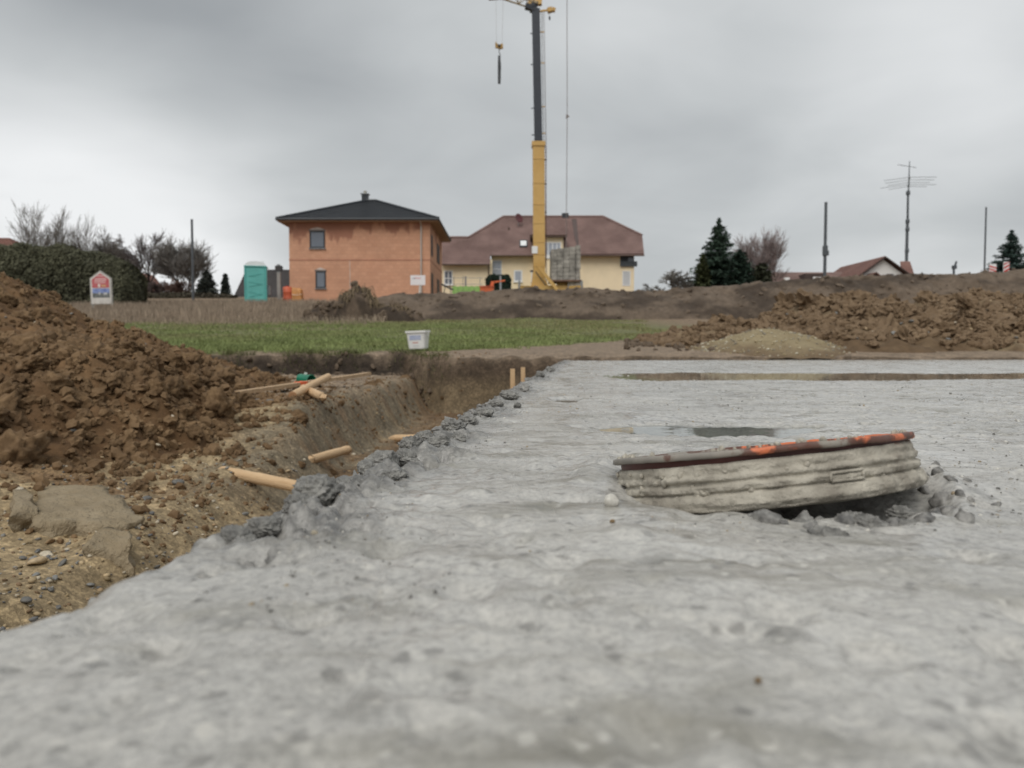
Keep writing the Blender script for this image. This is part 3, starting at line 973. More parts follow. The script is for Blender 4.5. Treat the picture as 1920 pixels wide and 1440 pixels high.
def mat_concrete():
    m = bpy.data.materials.new('wet_concrete')
    m.use_nodes = True
    t = m.node_tree; L = t.links.new
    b = t.nodes['Principled BSDF']
    tc = node(t, 'ShaderNodeTexCoord')
    n1 = node(t, 'ShaderNodeTexNoise', Scale=3.0, Detail=6.0, Roughness=0.6); L(tc.outputs['Object'], n1.inputs['Vector'])
    n2 = node(t, 'ShaderNodeTexNoise', Scale=38.0, Detail=6.0, Roughness=0.7); L(tc.outputs['Object'], n2.inputs['Vector'])
    r = node(t, 'ShaderNodeValToRGB'); e = r.color_ramp.elements
    e[0].position = .36; e[0].color = (.26, .254, .238, 1); e[1].position = .64; e[1].color = (.55, .533, .492, 1)
    k_ = e.new(.48); k_.color = (.415, .404, .378, 1)
    n7 = node(t, 'ShaderNodeTexNoise', Scale=230.0, Detail=3.0, Roughness=0.7); L(tc.outputs['Object'], n7.inputs['Vector'])
    n8 = node(t, 'ShaderNodeTexNoise', Scale=95.0, Detail=4.0, Roughness=0.7, Distortion=.4); L(tc.outputs['Object'], n8.inputs['Vector'])
    mx = math_node(t, 'MULTIPLY_ADD', n2.outputs[0], 0.14, math_node(t, 'MULTIPLY', n1.outputs[0], 0.34))
    mx = math_node(t, 'MULTIPLY_ADD', n7.outputs[0], 0.52, mx)
    mx = math_node(t, 'MULTIPLY_ADD', n8.outputs[0], 0.20, math_node(t, 'ADD', mx, -.10))
    L(mx, r.inputs[0])
    # darker patches where fine paste and water lie
    n5 = node(t, 'ShaderNodeTexNoise', Scale=11.0, Detail=5.0, Roughness=0.6, Distortion=.5)
    mp5 = node(t, 'ShaderNodeMapping'); mp5.inputs['Rotation'].default_value = (0, 0, .5); mp5.inputs['Scale'].default_value = (.45, 1.5, 1)
    L(tc.outputs['Object'], mp5.inputs[0]); L(mp5.outputs[0], n5.inputs['Vector'])
    sp5 = node(t, 'ShaderNodeMapRange'); sp5.inputs[1].default_value = .50; sp5.inputs[2].default_value = .68
    L(n5.outputs[0], sp5.inputs[0])
    dm = node(t, 'ShaderNodeMix', data_type='RGBA'); dm.inputs[7].default_value = (.205, .193, .158, 1)
    L(math_node(t, 'MULTIPLY', sp5.outputs[0], .85), dm.inputs[0]); L(r.outputs[0], dm.inputs[6])
    cc = dm.outputs[2]
    # specks: dark ones paint in hollow shade and wet paste, pale ones sand grains
    for sc_, thr, keep, colr in ((30.0, .24, .86, (.17, .166, .15, 1)), (85.0, .30, .74, (.13, .125, .115, 1)), (120.0, .30, .80, (.56, .54, .49, 1))):
        wq = node(t, 'ShaderNodeTexNoise', Scale=sc_ * 1.6, Detail=3.0); L(tc.outputs['Object'], wq.inputs['Vector'])
        ad = node(t, 'ShaderNodeVectorMath', operation='MULTIPLY_ADD'); ad.inputs[1].default_value = (.9 / sc_,) * 3
        L(wq.outputs['Color'], ad.inputs[0]); L(tc.outputs['Object'], ad.inputs[2])
        vo = node(t, 'ShaderNodeTexVoronoi', Scale=sc_); L(ad.outputs[0], vo.inputs['Vector'])
        sx = node(t, 'ShaderNodeSeparateXYZ'); L(vo.outputs['Color'], sx.inputs[0])
        near_ = node(t, 'ShaderNodeMapRange'); near_.inputs[1].default_value = thr + .14; near_.inputs[2].default_value = thr - .1
        L(vo.outputs['Distance'], near_.inputs[0])
        kk = math_node(t, 'MULTIPLY', near_.outputs[0], math_node(t, 'GREATER_THAN', sx.outputs[0], keep))
        m2 = node(t, 'ShaderNodeMix', data_type='RGBA'); m2.inputs[7].default_value = colr
        L(math_node(t, 'MULTIPLY', kk, .6), m2.inputs[0]); L(cc, m2.inputs[6]); cc = m2.outputs[2]
    mg = node(t, 'ShaderNodeAttribute', attribute_name='Col')
    rm = node(t, 'ShaderNodeValToRGB'); q = rm.color_ramp.elements
    q[0].position = .42; q[0].color = (.07, .068, .065, 1); q[1].position = .64; q[1].color = (.30, .29, .27, 1)
    L(math_node(t, 'MULTIPLY_ADD', n8.outputs[0], .5, math_node(t, 'MULTIPLY', n2.outputs[0], .5)), rm.inputs[0])
    m3 = node(t, 'ShaderNodeMix', data_type='RGBA'); L(math_node(t, 'MULTIPLY', mg.outputs['Fac'], .8), m3.inputs[0]); L(cc, m3.inputs[6]); L(rm.outputs[0], m3.inputs[7])
    L(m3.outputs[2], b.inputs['Base Color'])
    mr = node(t, 'ShaderNodeMapRange'); mr.inputs[1].default_value = .3; mr.inputs[2].default_value = .7; mr.inputs[3].default_value = .07; mr.inputs[4].default_value = .40
    n3 = node(t, 'ShaderNodeTexNoise', Scale=7.0, Detail=5.0, Roughness=0.6, Distortion=.3)
    mp3 = node(t, 'ShaderNodeMapping'); mp3.inputs['Rotation'].default_value = (0, 0, .12); mp3.inputs['Scale'].default_value = (1.7, .35, 1)
    L(tc.outputs['Object'], mp3.inputs[0]); L(mp3.outputs[0], n3.inputs['Vector'])
    L(n3.outputs[0], mr.inputs[0]); L(mr.outputs[0], b.inputs['Roughness'])
    n4 = node(t, 'ShaderNodeTexNoise', Scale=160.0, Detail=5.0, Roughness=0.7); L(tc.outputs['Object'], n4.inputs['Vector'])
    n6 = node(t, 'ShaderNodeTexNoise', Scale=44.0, Detail=5.0, Roughness=0.65); L(tc.outputs['Object'], n6.inputs['Vector'])
    b0 = node(t, 'ShaderNodeBump', Strength=1.0, Distance=0.003); L(n6.outputs[0], b0.inputs['Height'])
    bp = node(t, 'ShaderNodeBump', Strength=1.0, Distance=0.0026); L(n4.outputs[0], bp.inputs['Height']); L(b0.outputs[0], bp.inputs['Normal'])
    wet = math_node(t, 'MULTIPLY', math_node(t, 'SUBTRACT', mr.outputs[0], .05), 3.0, clamp=True)      # a water film lies smooth
    L(wet, b0.inputs['Strength']); L(wet, bp.inputs['Strength'])
    L(bp.outputs[0], b.inputs['Normal'])
    b.inputs['Specular IOR Level'].default_value = 0.62
    return m


M_conc = mat_concrete()
slab = build_slab()
tag(slab, 'wet freshly poured grey concrete slab with a crumbly edge', kind='structure')

# water standing in the hollows
M_water = bpy.data.materials.new('puddle_water')
M_water.use_nodes = True
_b = M_water.node_tree.nodes['Principled BSDF']
_b.inputs['Base Color'].default_value = (.75, .78, .74, 1); _b.inputs['Roughness'].default_value = 0.03
_b.inputs['Transmission Weight'].default_value = 0.9; _b.inputs['IOR'].default_value = 1.33
_t = M_water.node_tree
_tc = node(_t, 'ShaderNodeTexCoord'); _n = node(_t, 'ShaderNodeTexNoise', Scale=26.0, Detail=2.0, Roughness=0.5)
_n.inputs['Scale'].default_value = 18
_t.links.new(_tc.outputs['Object'], _n.inputs['Vector'])
_bp = node(_t, 'ShaderNodeBump', Strength=1.0, Distance=0.00025); _t.links.new(_n.outputs[0], _bp.inputs['Height']); _t.links.new(_bp.outputs[0], _b.inputs['Normal'])
WL = -0.0042


def puddle(outline, z=WL):
    m = MB()
    m.poly([(x, y, z) for x, y in outline])
    o = m.build('puddle', M_water)
    tag(o, kind='structure')
    return o


for (px, py, rx, ry, ro, dp) in PUDDLES:
    pts = []
    for k in range(28):
        a = 2 * math.pi * k / 28
        dx, dy = math.cos(a) * rx * 1.7, math.sin(a) * ry * 1.7
        pts.append((px + dx * math.cos(ro) - dy * math.sin(ro), py + dx * math.sin(ro) + dy * math.cos(ro)))
    z = WL
    puddle(pts, z - 0.0004 * PUDDLES.index((px, py, rx, ry, ro, dp)))
puddle([(0.26, 2.8), (8.5, 2.75), (8.5, 4.5), (0.42, 4.5)], -0.0052)

# sand grains and grit lying on and in the surface
def slab_grit():
    rg = np.random.RandomState(66)
    n = 9000
    y = .34 * (4.2 / .34) ** rg.rand(n); s = .01 + (y * 1.15) * rg.rand(n)
    x = slab_edge(y) + s
    k = (np.hypot(x - .222, y - .70) > .14) & (x < y * .75) & (fbm(x * 7, y * 5, None, 3, 68) > .12 * rg.randn(n))
    x, y, s = x[k], y[k], s[k]
    pal = np.array([(.10, .098, .09), (.20, .195, .18), (.34, .33, .30), (.55, .53, .48), (.30, .24, .16), (.14, .135, .125), (.24, .23, .21)])
    o = scatter_stuff('grit', pebbles_lo, np.column_stack([x, y, slab_z(x, y, s)]), (.0011 + .0034 * rg.rand(len(x)) ** 4) * (.6 + .6 * y), mat_attr('slab_grit', .5, .1, 30, 0), slab, rg, 3.1, .55, True, pal[rg.randint(len(pal), size=len(x))])


slab_grit()

# lumps of set concrete along the broken margin: pieces of the slab
M_lump = mat_plain('concrete_lump', (.13, .127, .12), .45, 0, col2=(.40, .39, .36), scale=2.8, bump=.0035, bscale=11, detail=8)
M_crumb = mat_plain('concrete_crumb', (.075, .073, .07), .5, 0, col2=(.31, .30, .28), scale=110, bump=.0008, bscale=320, detail=4)
lumps_hi = [lump_mesh('lump', 200 + i, 5, .34, 2, M_lump, .92, 1.1, .34, .05) for i in range(7)]
lumps_mid = [lump_mesh('lump', 220 + i, 3, .34, 3, M_lump, .9, 1.1, .3, .05) for i in range(6)]
for me in lumps_hi + lumps_mid + pebbles + clods:
    me.polygons.foreach_set('use_smooth', [True] * len(me.polygons))


def lump_at(u, v, d, wpx, flat=1.0, idx=0, rz=0.0, stretch=1.0, sink=0.0):
    flat = .6 + .4 * flat; wpx *= .66 if sink == 0 else 1
    d = 0.12 * 1442 / (v + wpx * flat * .38 - 655) * (1 + .0006 * wpx)      # where its foot meets the slab
    p = at(u, v, d)
    s = wpx * d / 1442
    o = bpy.data.objects.new('lump', lumps_hi[idx % 7])
    C.objects.link(o); o.parent = slab
    o.location = p - Vector((0, 0, s * sink)); o.rotation_euler = (0.2 * math.sin(u), 0.2 * math.cos(v), rz + u)
    o.scale = (s * stretch, s, s * flat)
    return o


for a in [(590, 925, .66, 120, .9, 0), (560, 945, .63, 80, .8, 1), (640, 915, .70, 80, .7, 2), (720, 865, .80, 90, .85, 3), (690, 880, .76, 70, .8, 4),
          (760, 860, .84, 75, .7, 5), (795, 822, 1.0, 58, .95, 6), (770, 835, .95, 62, .9, 0), (850, 800, 1.08, 70, .75, 1), (880, 790, 1.15, 55, .6, 2), (735, 895, .76, 70, .6, 3),
          (820, 830, .98, 60, .6, 4), (440, 1010, .47, 110, .55, 5), (500, 990, .52, 110, .45, 6), (545, 985, .56, 60, .6, 1),
          (905, 775, 1.25, 50, .6, 3), (955, 742, 1.75, 46, .6, 4), (985, 728, 2.1, 40, .6, 5), (930, 758, 1.45, 42, .6, 6), (860, 822, 1.02, 50, .5, 5),
          (1013, 703, 3.1, 30, .6, 2), (1032, 693, 4.1, 26, .6, 1), (970, 760, 1.55, 22, .8, 1)]:
    lump_at(*a)
rg = np.random.RandomState(44)
pts, sz = [], []
for i in range(900):
    y = 0.36 * (8.0 / 0.36) ** (rg.rand() ** 1.5)
    s = abs(rg.normal(0, .030)) - .024
    pts.append((slab_edge(y) + s, y, slab_z(np.array([slab_edge(y) + s]), np.array([y]), np.array([max(s, 0)]))[0] - .004)); sz.append(rg.uniform(.004, .018) * (.75 + .2 * y))
scatter_stuff('edge_crumbs', lumps_mid, pts, sz, M_crumb, slab, rg, 3.1, .55)
# mortar lumps pushed up around the pipe cap
for a in [(1555, 990, .60, 100, .5, 0), (1450, 985, .60, 60, .3, 1), (1640, 968, .61, 85, .6, 2), (1700, 972, .60, 60, .6, 3), (1600, 960, .62, 80, .6, 4), (1500, 972, .62, 60, .4, 5),
          (1690, 948, .62, 55, .6, 6), (1400, 980, .59, 40, .2, 2), (1760, 1002, .59, 80, .1, 3)]:
    lump_at(*a, sink=.35)
rg = np.random.RandomState(45)
pts, sz = [], []
for i in range(260):
    a = R(rg.uniform(200, 380)) if i < 110 else R(rg.uniform(150, 200))
    rr_ = .140 + abs(rg.normal(0, .022)); x_ = .222 + rr_ * math.cos(a); y_ = .70 + rr_ * math.sin(a)
    if x_ < .16 or (x_ > .38 and rg.rand() < .5):
        continue
    pts.append((x_, y_, slab_z(np.array([x_]), np.array([y_]), np.array([.3]))[0] - .002)); sz.append(rg.uniform(.005, .021))
scatter_stuff('mortar_crumbs', lumps_mid, pts, sz, M_crumb, slab, rg, 3.1, .5)
# small stones and crumbs lying on the slab, told apart by their colour
M_brick_bit = mat_plain('red_grit', (.16, .05, .03), .7, var=.2, bump=.03, bscale=9)
for (nm, lab, u, v, d, w, mt, seed) in [
        ('pebble', 'white rounded pebble against the pipe cap', 1147, 938, .575, 30, mat_plain('white_pebble', (.50, .48, .43), .5, var=.2), 301), ('crumb', 'dark red crumb of brick on the concrete near the pit edge', 150, 1186, .36, 30, M_brick_bit, 302),
        ('crumb', 'tiny yellow pebble on the concrete below the white pebble', 1148, 987, .52, 10, M_peb[4], 303), ('crumb', 'small orange grain of grit on bare concrete', 1422, 1295, .268, 15, M_peb[4], 304),
        ('crumb', 'small ochre grain near the broken edge of the slab', 447, 1077, .42, 10, M_peb[4], 305), ('crumb', 'pale chip of stone on the concrete near the lumps', 590, 1015, .48, 14, M_peb[3], 306)]:
    p = at(u, v, d)
    me = lump_mesh(nm, seed, 3, .15, 2, mt, .9)
    o = link(nm, me, mt, None, True)
    s = w * d / 1442
    o.scale = (s, s, s)
    zz = slab_z(np.array([p.x]), np.array([p.y]), np.array([p.x - slab_edge(p.y)]))[0]
    o.location = (p.x, p.y, zz + s * .3)
    tag(o, lab, 'stone')


# ------------------------------------------------------------------ pipe cap set in the concrete
def pipe_cap():
    o = empty('pipe_cap', (0.222, 0.70, 0.0315))
    o.rotation_euler = (R(-8.4), R(-5.4), 0)
    tag(o, 'round drain pipe cap with orange rim caked in pale mortar', 'pipe cap')
    n = 220
    th = np.linspace(0, 2 * math.pi, n, endpoint=False)

    def ring(prof, amp, freq, seed, dz=0.0):
        P = np.array(prof); T, I = np.meshgrid(th, np.arange(len(P)), indexing='ij')
        r = P[I, 0]; z = P[I, 1]
        x = r * np.cos(T); y = r * np.sin(T)
        k = fbm(x * freq, y * freq, z * freq * 1.8, 4, seed, .6)
        k2 = vnoise(x * 9, y * 9, z * 9, seed + 7)
        r2 = r + amp * k + amp * .8 * np.maximum(k2, 0)
        z2 = z + dz * fbm(x * freq * .7 + 9, y * freq * .7, z * 0, 3, seed + 5)
        V = np.stack([r2 * np.cos(T), r2 * np.sin(T), z2], -1).reshape(-1, 3)
        i = np.arange(n * len(P)).reshape(n, len(P)); j = np.roll(i, -1, 0)
        F = np.stack([i[:, :-1], j[:, :-1], j[:, 1:], i[:, 1:]], -1).reshape(-1, 4)
        return V, F

    def dense(prof, step):
        out = [prof[0]]
        for a, b in zip(prof[:-1], prof[1:]):
            k = max(1, int(math.hypot(b[0] - a[0], b[1] - a[1]) / step))
            out += [(a[0] + (b[0] - a[0]) * (i + 1) / k, a[1] + (b[1] - a[1]) * (i + 1) / k) for i in range(k)]
        return out
    # rim with mortar stains
    m = bpy.data.materials.new('orange_plastic_mortar'); m.use_nodes = True
    t = m.node_tree; L = t.links.new; b = t.nodes['Principled BSDF']
    tc = node(t, 'ShaderNodeTexCoord')
    n1 = node(t, 'ShaderNodeTexNoise', Scale=17.0, Detail=5.0, Roughness=.6); L(tc.outputs['Object'], n1.inputs['Vector'])
    n2 = node(t, 'ShaderNodeTexNoise', Scale=60.0, Detail=5.0, Roughness=.7); L(tc.outputs['Object'], n2.inputs['Vector'])
    r = node(t, 'ShaderNodeValToRGB'); e = r.color_ramp.elements
    e[0].position = .42; e[0].color = (.60, .165, .07, 1); e[1].position = .46; e[1].color = (.115, .048, .034, 1)
    k = e.new(.53); k.color = (.13, .075, .058, 1)
    k = e.new(.57); k.color = (.27, .245, .21, 1); k = e.new(.68); k.color = (.20, .185, .165, 1)
    sx_ = node(t, 'ShaderNodeSeparateXYZ'); L(tc.outputs['Object'], sx_.inputs[0])
    vv = math_node(t, 'MULTIPLY_ADD', n2.outputs[0], .25, math_node(t, 'MULTIPLY', n1.outputs[0], .80))
    L(math_node(t, 'MULTIPLY_ADD', sx_.outputs[0], -.9, vv), r.inputs[0]); L(r.outputs[0], b.inputs['Base Color'])
    b.inputs['Roughness'].default_value = .55
    bp = node(t, 'ShaderNodeBump', Strength=1.0, Distance=.001); L(n2.outputs[0], bp.inputs['Height']); L(bp.outputs[0], b.inputs['Normal'])
    V, F = ring(dense([(.001, -.0025), (.118, -.0025), (.1195, .0), (.1285, .0), (.1295, -.001), (.1295, -.0042), (.128, -.0052), (.119, -.0052)], .0018), .0016, 70, 401, .0011)
    np_mesh('rim', V, F, m, o, True)
    V, F = ring([(.1225, -.004), (.1225, -.012), (.1225, -.018)], .0003, 40, 402)
    np_mesh('neck', V, F, mat_plain('shaded_red_plastic', (.085, .020, .014), .5, var=.35, scale=20), o, True)  # dark red with the shade under the rim painted in
    # ribbed body caked in mortar
    prof = [(.117, -.0135), (.1245, -.0135), (.1262, -.017), (.1262, -.0215), (.1285, -.0235), (.1285, -.026), (.1262, -.0275), (.1262, -.029), (.1295, -.031), (.1295, -.0345), (.1268, -.036), (.131, -.039), (.1335, -.045), (.131, -.050), (.122, -.0515), (.11, -.05)]
    V, F = ring(dense(prof, .0010), .0032, 95, 403, .0006)
    mb = mat_plain('pale_mortar', (.235, .21, .172), .8, 0, col2=(.50, .465, .39), scale=30, bump=.005, bscale=110, detail=8)
    body = np_mesh('body', V, F, mb, o, True)
    body.rotation_euler = (0, R(-1.0), 0)
    body.location.z = .0050
    # the recessed moulded tab on the front
    tb = MB()
    for a0, a1 in ((-84, -72),):
        P = []
        for a in np.linspace(R(a0), R(a1), 12):
            P.append((math.cos(a) * .1305, math.sin(a) * .1305, -.0293))
        tb.tube(P, .0013, 6); tb.tube([(x, y, z - .0062) for x, y, z in P], .0013, 6)
        tb.tube([P[0], (P[0][0], P[0][1], P[0][2] - .0062)], .0013, 6); tb.tube([P[-1], (P[-1][0], P[-1][1], P[-1][2] - .0062)], .0013, 6)
    tb.build('moulded_tab', mb, body, True)
    # mortar crumbs stuck on the rim
    rg = np.random.RandomState(91)
    mc = mat_plain('mortar_crumbs', (.25, .225, .185), .8, 0, col2=(.46, .43, .36), scale=2)
    ml = [lump_mesh('mortar_crumb', 420 + i, 3, .3, 3, mc, .8, 1.6, .1) for i in range(4)]
    for me in ml:
        me.polygons.foreach_set('use_smooth', [True] * len(me.polygons))
    pts = []
    for i in range(110):
        a = R(rg.uniform(180, 360)) if rg.rand() < .8 else R(rg.uniform(130, 200))
        top = rg.rand() < .35
        pts.append((math.cos(a) * (.124 if top else .1275), math.sin(a) * (.124 if top else .1275), .0005 if top else rg.uniform(-.038, -.014)))
    scatter_parts('mortar_crumb', ml, pts, rg.uniform(.002, .0075, len(pts)), o, rg, 3.1, .5)


pipe_cap()
# ------------------------------------------------------------------ timber, pots and buckets in the pit
M_wood = mat_plain('fresh_pine', (.58, .375, .20), .6, 0, col2=(.72, .51, .30), scale=5, bump=.004, bscale=60, stretch=(14, 14, .9))
M_wood2 = mat_plain('sawn_pine', (.42, .285, .165), .7, 0, col2=(.56, .40, .245), scale=5, bump=.004, bscale=60, stretch=(14, 14, .9))
M_woodend = mat_plain('cut_wood_end', (.36, .19, .09), .7, var=.2, scale=12)


def round_stake(p, q, r, label, pointed=True):
    """a turned stake with one cut point and one sawn end"""
    p = Vector(p); q = Vector(q); L = (q - p).length
    o = empty('wooden_stake', p)
    o.rotation_mode = 'QUATERNION'
    o.rotation_quaternion = (q - p).to_track_quat('Z', 'Y')
    prof = []
    rg = np.random.RandomState(int(L * 1e4))
    m = MB()
    n = 14; rows = 12
    for i in range(rows):
        z = L * i / (rows - 1)
        rr = r * (1 + .035 * rg.randn() * (0 < i < rows - 1))
        for k in range(n):
            a = 2 * math.pi * k / n
            m.v.append((rr * math.cos(a) + r * .1 * math.sin(z * 3), rr * math.sin(a), z))
    for i in range(rows - 1):
        for k in range(n):
            m.f.append((i * n + k, i * n + (k + 1) % n, (i + 1) * n + (k + 1) % n, (i + 1) * n + k))
    m.build('shaft', M_wood, o, True)
    e = MB().lathe([(0, L + .004), (r * .8, L + .004), (r * .99, L - .001)], n)
    e.build('sawn_end', M_woodend, o)
    e = MB()
    if pointed:
        e.lathe([(r * .99, .0005), (r * .55, -r * 1.2), (r * .15, -r * 2.0), (0, -r * 2.1)], 5)
    else:
        e.lathe([(r * .99, .001), (r * .8, -.004), (0, -.004)], n)
    e.build('cut_point' if pointed else 'sawn_end', M_woodend if not pointed else M_wood, o)
    tag(o, label, 'stake', 'wooden stakes of the formwork')
    return o


def rest(x, y, r):
    return Vector((x, y, gz(x, y) + r * .8))


round_stake(at(418, 884, 3.42), at(580, 917, 3.12), .025, 'long round wooden stake lying nearest the lumps of the slab edge')
round_stake(at(583, 862, 4.0), at(653, 843, 4.4), .024, 'short pale round stake lying alone on the trench floor')
round_stake(rest(-.86, 5.62, .026) + Vector((0, 0, .02)), rest(-.42, 5.60, .026) + Vector((0, 0, .02)), .024, 'round stake half hidden behind the concrete lumps')
round_stake(Vector((-1.355, 4.74, -.165)), Vector((-1.375, 5.75, -.085)), .026, 'thick pale stake propped under the long thin boards', False)
round_stake(Vector((-1.165, 4.74, -.175)), Vector((-1.45, 5.35, -.15)), .027, 'short stake poking out from under the crossed boards')


def board(p, q, w, h, label, mark=None, up=(0, 0, 1)):
    p = Vector(p); q = Vector(q)
    o = empty('wooden_board', p)
    m = MB().bar((0, 0, 0), q - p, w, h, up)
    m.build('plank', M_wood2, o)
    e = MB().bar((q - p) * 1.0, (q - p) * 1.004, w * .98, h * .98, up)
    e.build('sawn_end', M_woodend, o)
    if mark is not None:
        a = (q - p) * mark
        MB().bar(a, a + (q - p) * .055, w + .006, h + .006, up).build('orange_mark', mat_plain('orange_spray', (.75, .12, .03), .5, var=.1), o)
    tag(o, label, 'board', 'long boards on the pit shelf')


board((-1.86, 5.22, -.175), (-1.33, 6.75, -.105), .06, .026, 'long thin board with an orange mark lying across the stakes', .42)
board((-1.80, 5.62, -.17), (-1.30, 6.95, -.10), .06, .024, 'long thin plain board lying beside the orange marked board')


def square_stake(u, vtop, d, w, label):
    p = at(u, vtop, d)
    zb = gz(p.x, d) - .15
    o = empty('wooden_stake', (p.x, d, 0))
    MB().bar((0.006, 0, zb), (0, 0, p.z), w, w * .7, (0, 1, 0)).build('shaft', M_wood, o)
    MB().bar((0, 0, p.z - .001), (0, 0, p.z + .002), w * .96, w * .66, (0, 1, 0)).build('sawn_top', M_wood2, o)
    tag(o, label, 'stake', 'square stakes standing in the trench')


square_stake(961, 692, 4.4, .027, 'taller upright square stake standing in the trench beside the slab')
square_stake(980.5, 689, 5.2, .029, 'upright square stake nearer the end wall of the trench')


def green_pot():
    p = at(573, 712, 6.5)
    z = gz(p.x, 6.5)
    o = empty('green_pot', (p.x, 6.5, max(z + .045, p.z)))
    o.rotation_euler = (0, R(97), R(-32))
    g = mat_plain('green_plastic', (.012, .20, .115), .35, var=.12, scale=8)
    MB().lathe([(0, -.075), (.036, -.075), (.040, -.07), (.050, .06), (.054, .061), (.054, .068), (.049, .068), (.046, .06), (.037, -.066), (0, -.066)], 24).build('pot_body', g, o, True)
    MB().bar((-.049, 0, -.02), (-.0515, 0, .012), .022, .004, (0, 1, 0)).build('white_sticker', mat_plain('sticker', (.6, .66, .62), .5), o)
    tag(o, 'green plastic pot lying on its side behind the crossed stakes', 'pot')


green_pot()


def white_bucket():
    p = at(785, 653.5, 9.52)
    z = gz(p.x, 9.52)
    o = empty('white_bucket', (p.x, 9.52, p.z - .004))
    o.rotation_euler = (R(2), R(-2.0), R(-14))
    wm = mat_plain('white_plastic', (.74, .74, .72), .4, var=.04, scale=6)

    def rr(w, d, z, r, n=5):
        out = []
        for cx, cy, a0 in ((w - r, d - r, 0), (-w + r, d - r, 90), (-w + r, -d + r, 180), (w - r, -d + r, 270)):
            for k in range(n + 1):
                a = R(a0 + 90 * k / n)
                out.append((cx + r * math.cos(a), cy + r * math.sin(a), z))
        return out

    def loft(rings, name, mat, cap0=True, cap1=True):
        m = MB(); n = len(rings[0])
        for q in rings:
            m.v += q
        for i in range(len(rings) - 1):
            for k in range(n):
                m.f.append((i * n + k, i * n + (k + 1) % n, (i + 1) * n + (k + 1) % n, (i + 1) * n + k))
        if cap0: m.f.append(tuple(reversed(range(n))))
        if cap1: m.f.append(tuple((len(rings) - 1) * n + k for k in range(n)))
        return m.build(name, mat, o)
    loft([rr(.102, .075, 0, .03), rr(.106, .079, .01, .03), rr(.125, .093, .205, .03)], 'bucket_body', wm, True, False)
    loft([rr(.129, .097, .196, .03), rr(.137, .104, .2, .032), rr(.137, .104, .222, .032), rr(.131, .099, .224, .03), rr(.122, .091, .206, .03)], 'rim', wm, False, False)
    loft([rr(.118, .087, .19, .03), rr(.118, .087, .1905, .03)], 'dark_mouth', mat_plain('mouth_dark', (.09, .09, .085), .6), True, True)  # dark sheet put in for the bucket's dark opening
    # printed label on the front: a blue field, a red line, grey small print

    def patch(x0, x1, z0, z1, name, mt):
        def pt(x, z):
            return (x, -(.079 + (z - .01) * (.014 / .195)) - .0014, z)
        MB().poly([pt(x0, z0), pt(x1, z0), pt(x1, z1), pt(x0, z1)], (0, -.0006, 0)).build(name, mt, o)
    patch(-.080, .070, .112, .168, 'blue_print', mat_plain('blue_print', (.30, .36, .53), .5, 0, col2=(.52, .55, .66), scale=35, stretch=(.6, 1, 2.5)))
    patch(-.045, .030, .072, .086, 'red_print', mat_plain('red_print', (.55, .22, .18), .5, 0, col2=(.66, .45, .42), scale=60))
    patch(-.035, .045, .034, .046, 'grey_print', mat_plain('grey_print', (.5, .51, .53), .5, 0, col2=(.66, .66, .66), scale=80))
    MB().tube([(.138, 0, .205), (.146, -.02, .17), (.148, -.05, .14), (.143, -.09, .155), (.10, -.118, .168)], .0025, 6).build('wire_handle', mat_plain('wire', (.5, .5, .5), .4, .8), o)
    tag(o, 'white plastic bucket with blue and red label on the turf edge', 'bucket')


white_bucket()

# ------------------------------------------------------------------ houses
def pane_mat(name, col, rough=.08):
    return mat_plain(name, col, rough, 0, var=.08, scale=.7, spec=.6)


M_glass = pane_mat('window_glass', (.16, .18, .215))
M_glass_pale = pane_mat('curtained_glass', (.36, .39, .45), .12)
M_anth = mat_plain('anthracite', (.028, .032, .038), .5, var=.15)
M_white = mat_plain('white_paint', (.76, .76, .75), .5, var=.04)
M_grey = mat_plain('grey_metal', (.26, .27, .28), .45, .3, var=.1)
M_pole = mat_plain('dark_grey_pole', (.085, .095, .105), .5, .2, var=.15)


def window(parent, x0, x1, z0, z1, y, fm, gm, axis='x', name='window', bars=0, cross=False, depth=.10, sill=None, fw=.07):
    """frame, pane and sill set in a wall that faces -y (axis x) or +x (axis y, then x0.. are y values and y is x)"""
    def T(a, b, z):
        return (a, b, z) if axis == 'x' else (-b, a, z)
    f = MB()

    def bx(m, a0, a1, b0, b1, zz0, zz1):
        p = T(a0, b0, zz0); q = T(a1, b1, zz1)
        m.box(min(p[0], q[0]), max(p[0], q[0]), min(p[1], q[1]), max(p[1], q[1]), zz0, zz1)
    yy = y if axis == 'x' else -y
    bx(f, x0, x0 + fw, yy - .035, yy + depth, z0, z1); bx(f, x1 - fw, x1, yy - .035, yy + depth, z0, z1)
    bx(f, x0 + fw, x1 - fw, yy - .032, yy + depth, z0, z0 + fw); bx(f, x0 + fw, x1 - fw, yy - .032, yy + depth, z1 - fw, z1)
    for k in range(bars):
        xc = x0 + (x1 - x0) * (k + 1) / (bars + 1)
        bx(f, xc - fw * .4, xc + fw * .4, yy - .028, yy + depth * .7, z0 + fw, z1 - fw)
    if cross:
        zc = z0 + (z1 - z0) * .45
        bx(f, x0 + fw, x1 - fw, yy - .026, yy + depth * .7, zc - fw * .35, zc + fw * .35)
    w = f.build(name, fm, parent)
    g = MB(); bx(g, x0 + fw * .9, x1 - fw * .9, yy - .012, yy + depth * .5, z0 + fw * .9, z1 - fw * .9)
    g.build('pane', gm, w)
    if sill is not None:
        s_ = MB(); bx(s_, x0 - .05, x1 + .05, yy - .12, yy + .02, z0 - .06, z0 - .004)
        s_.build('sill', sill, w)
    return w


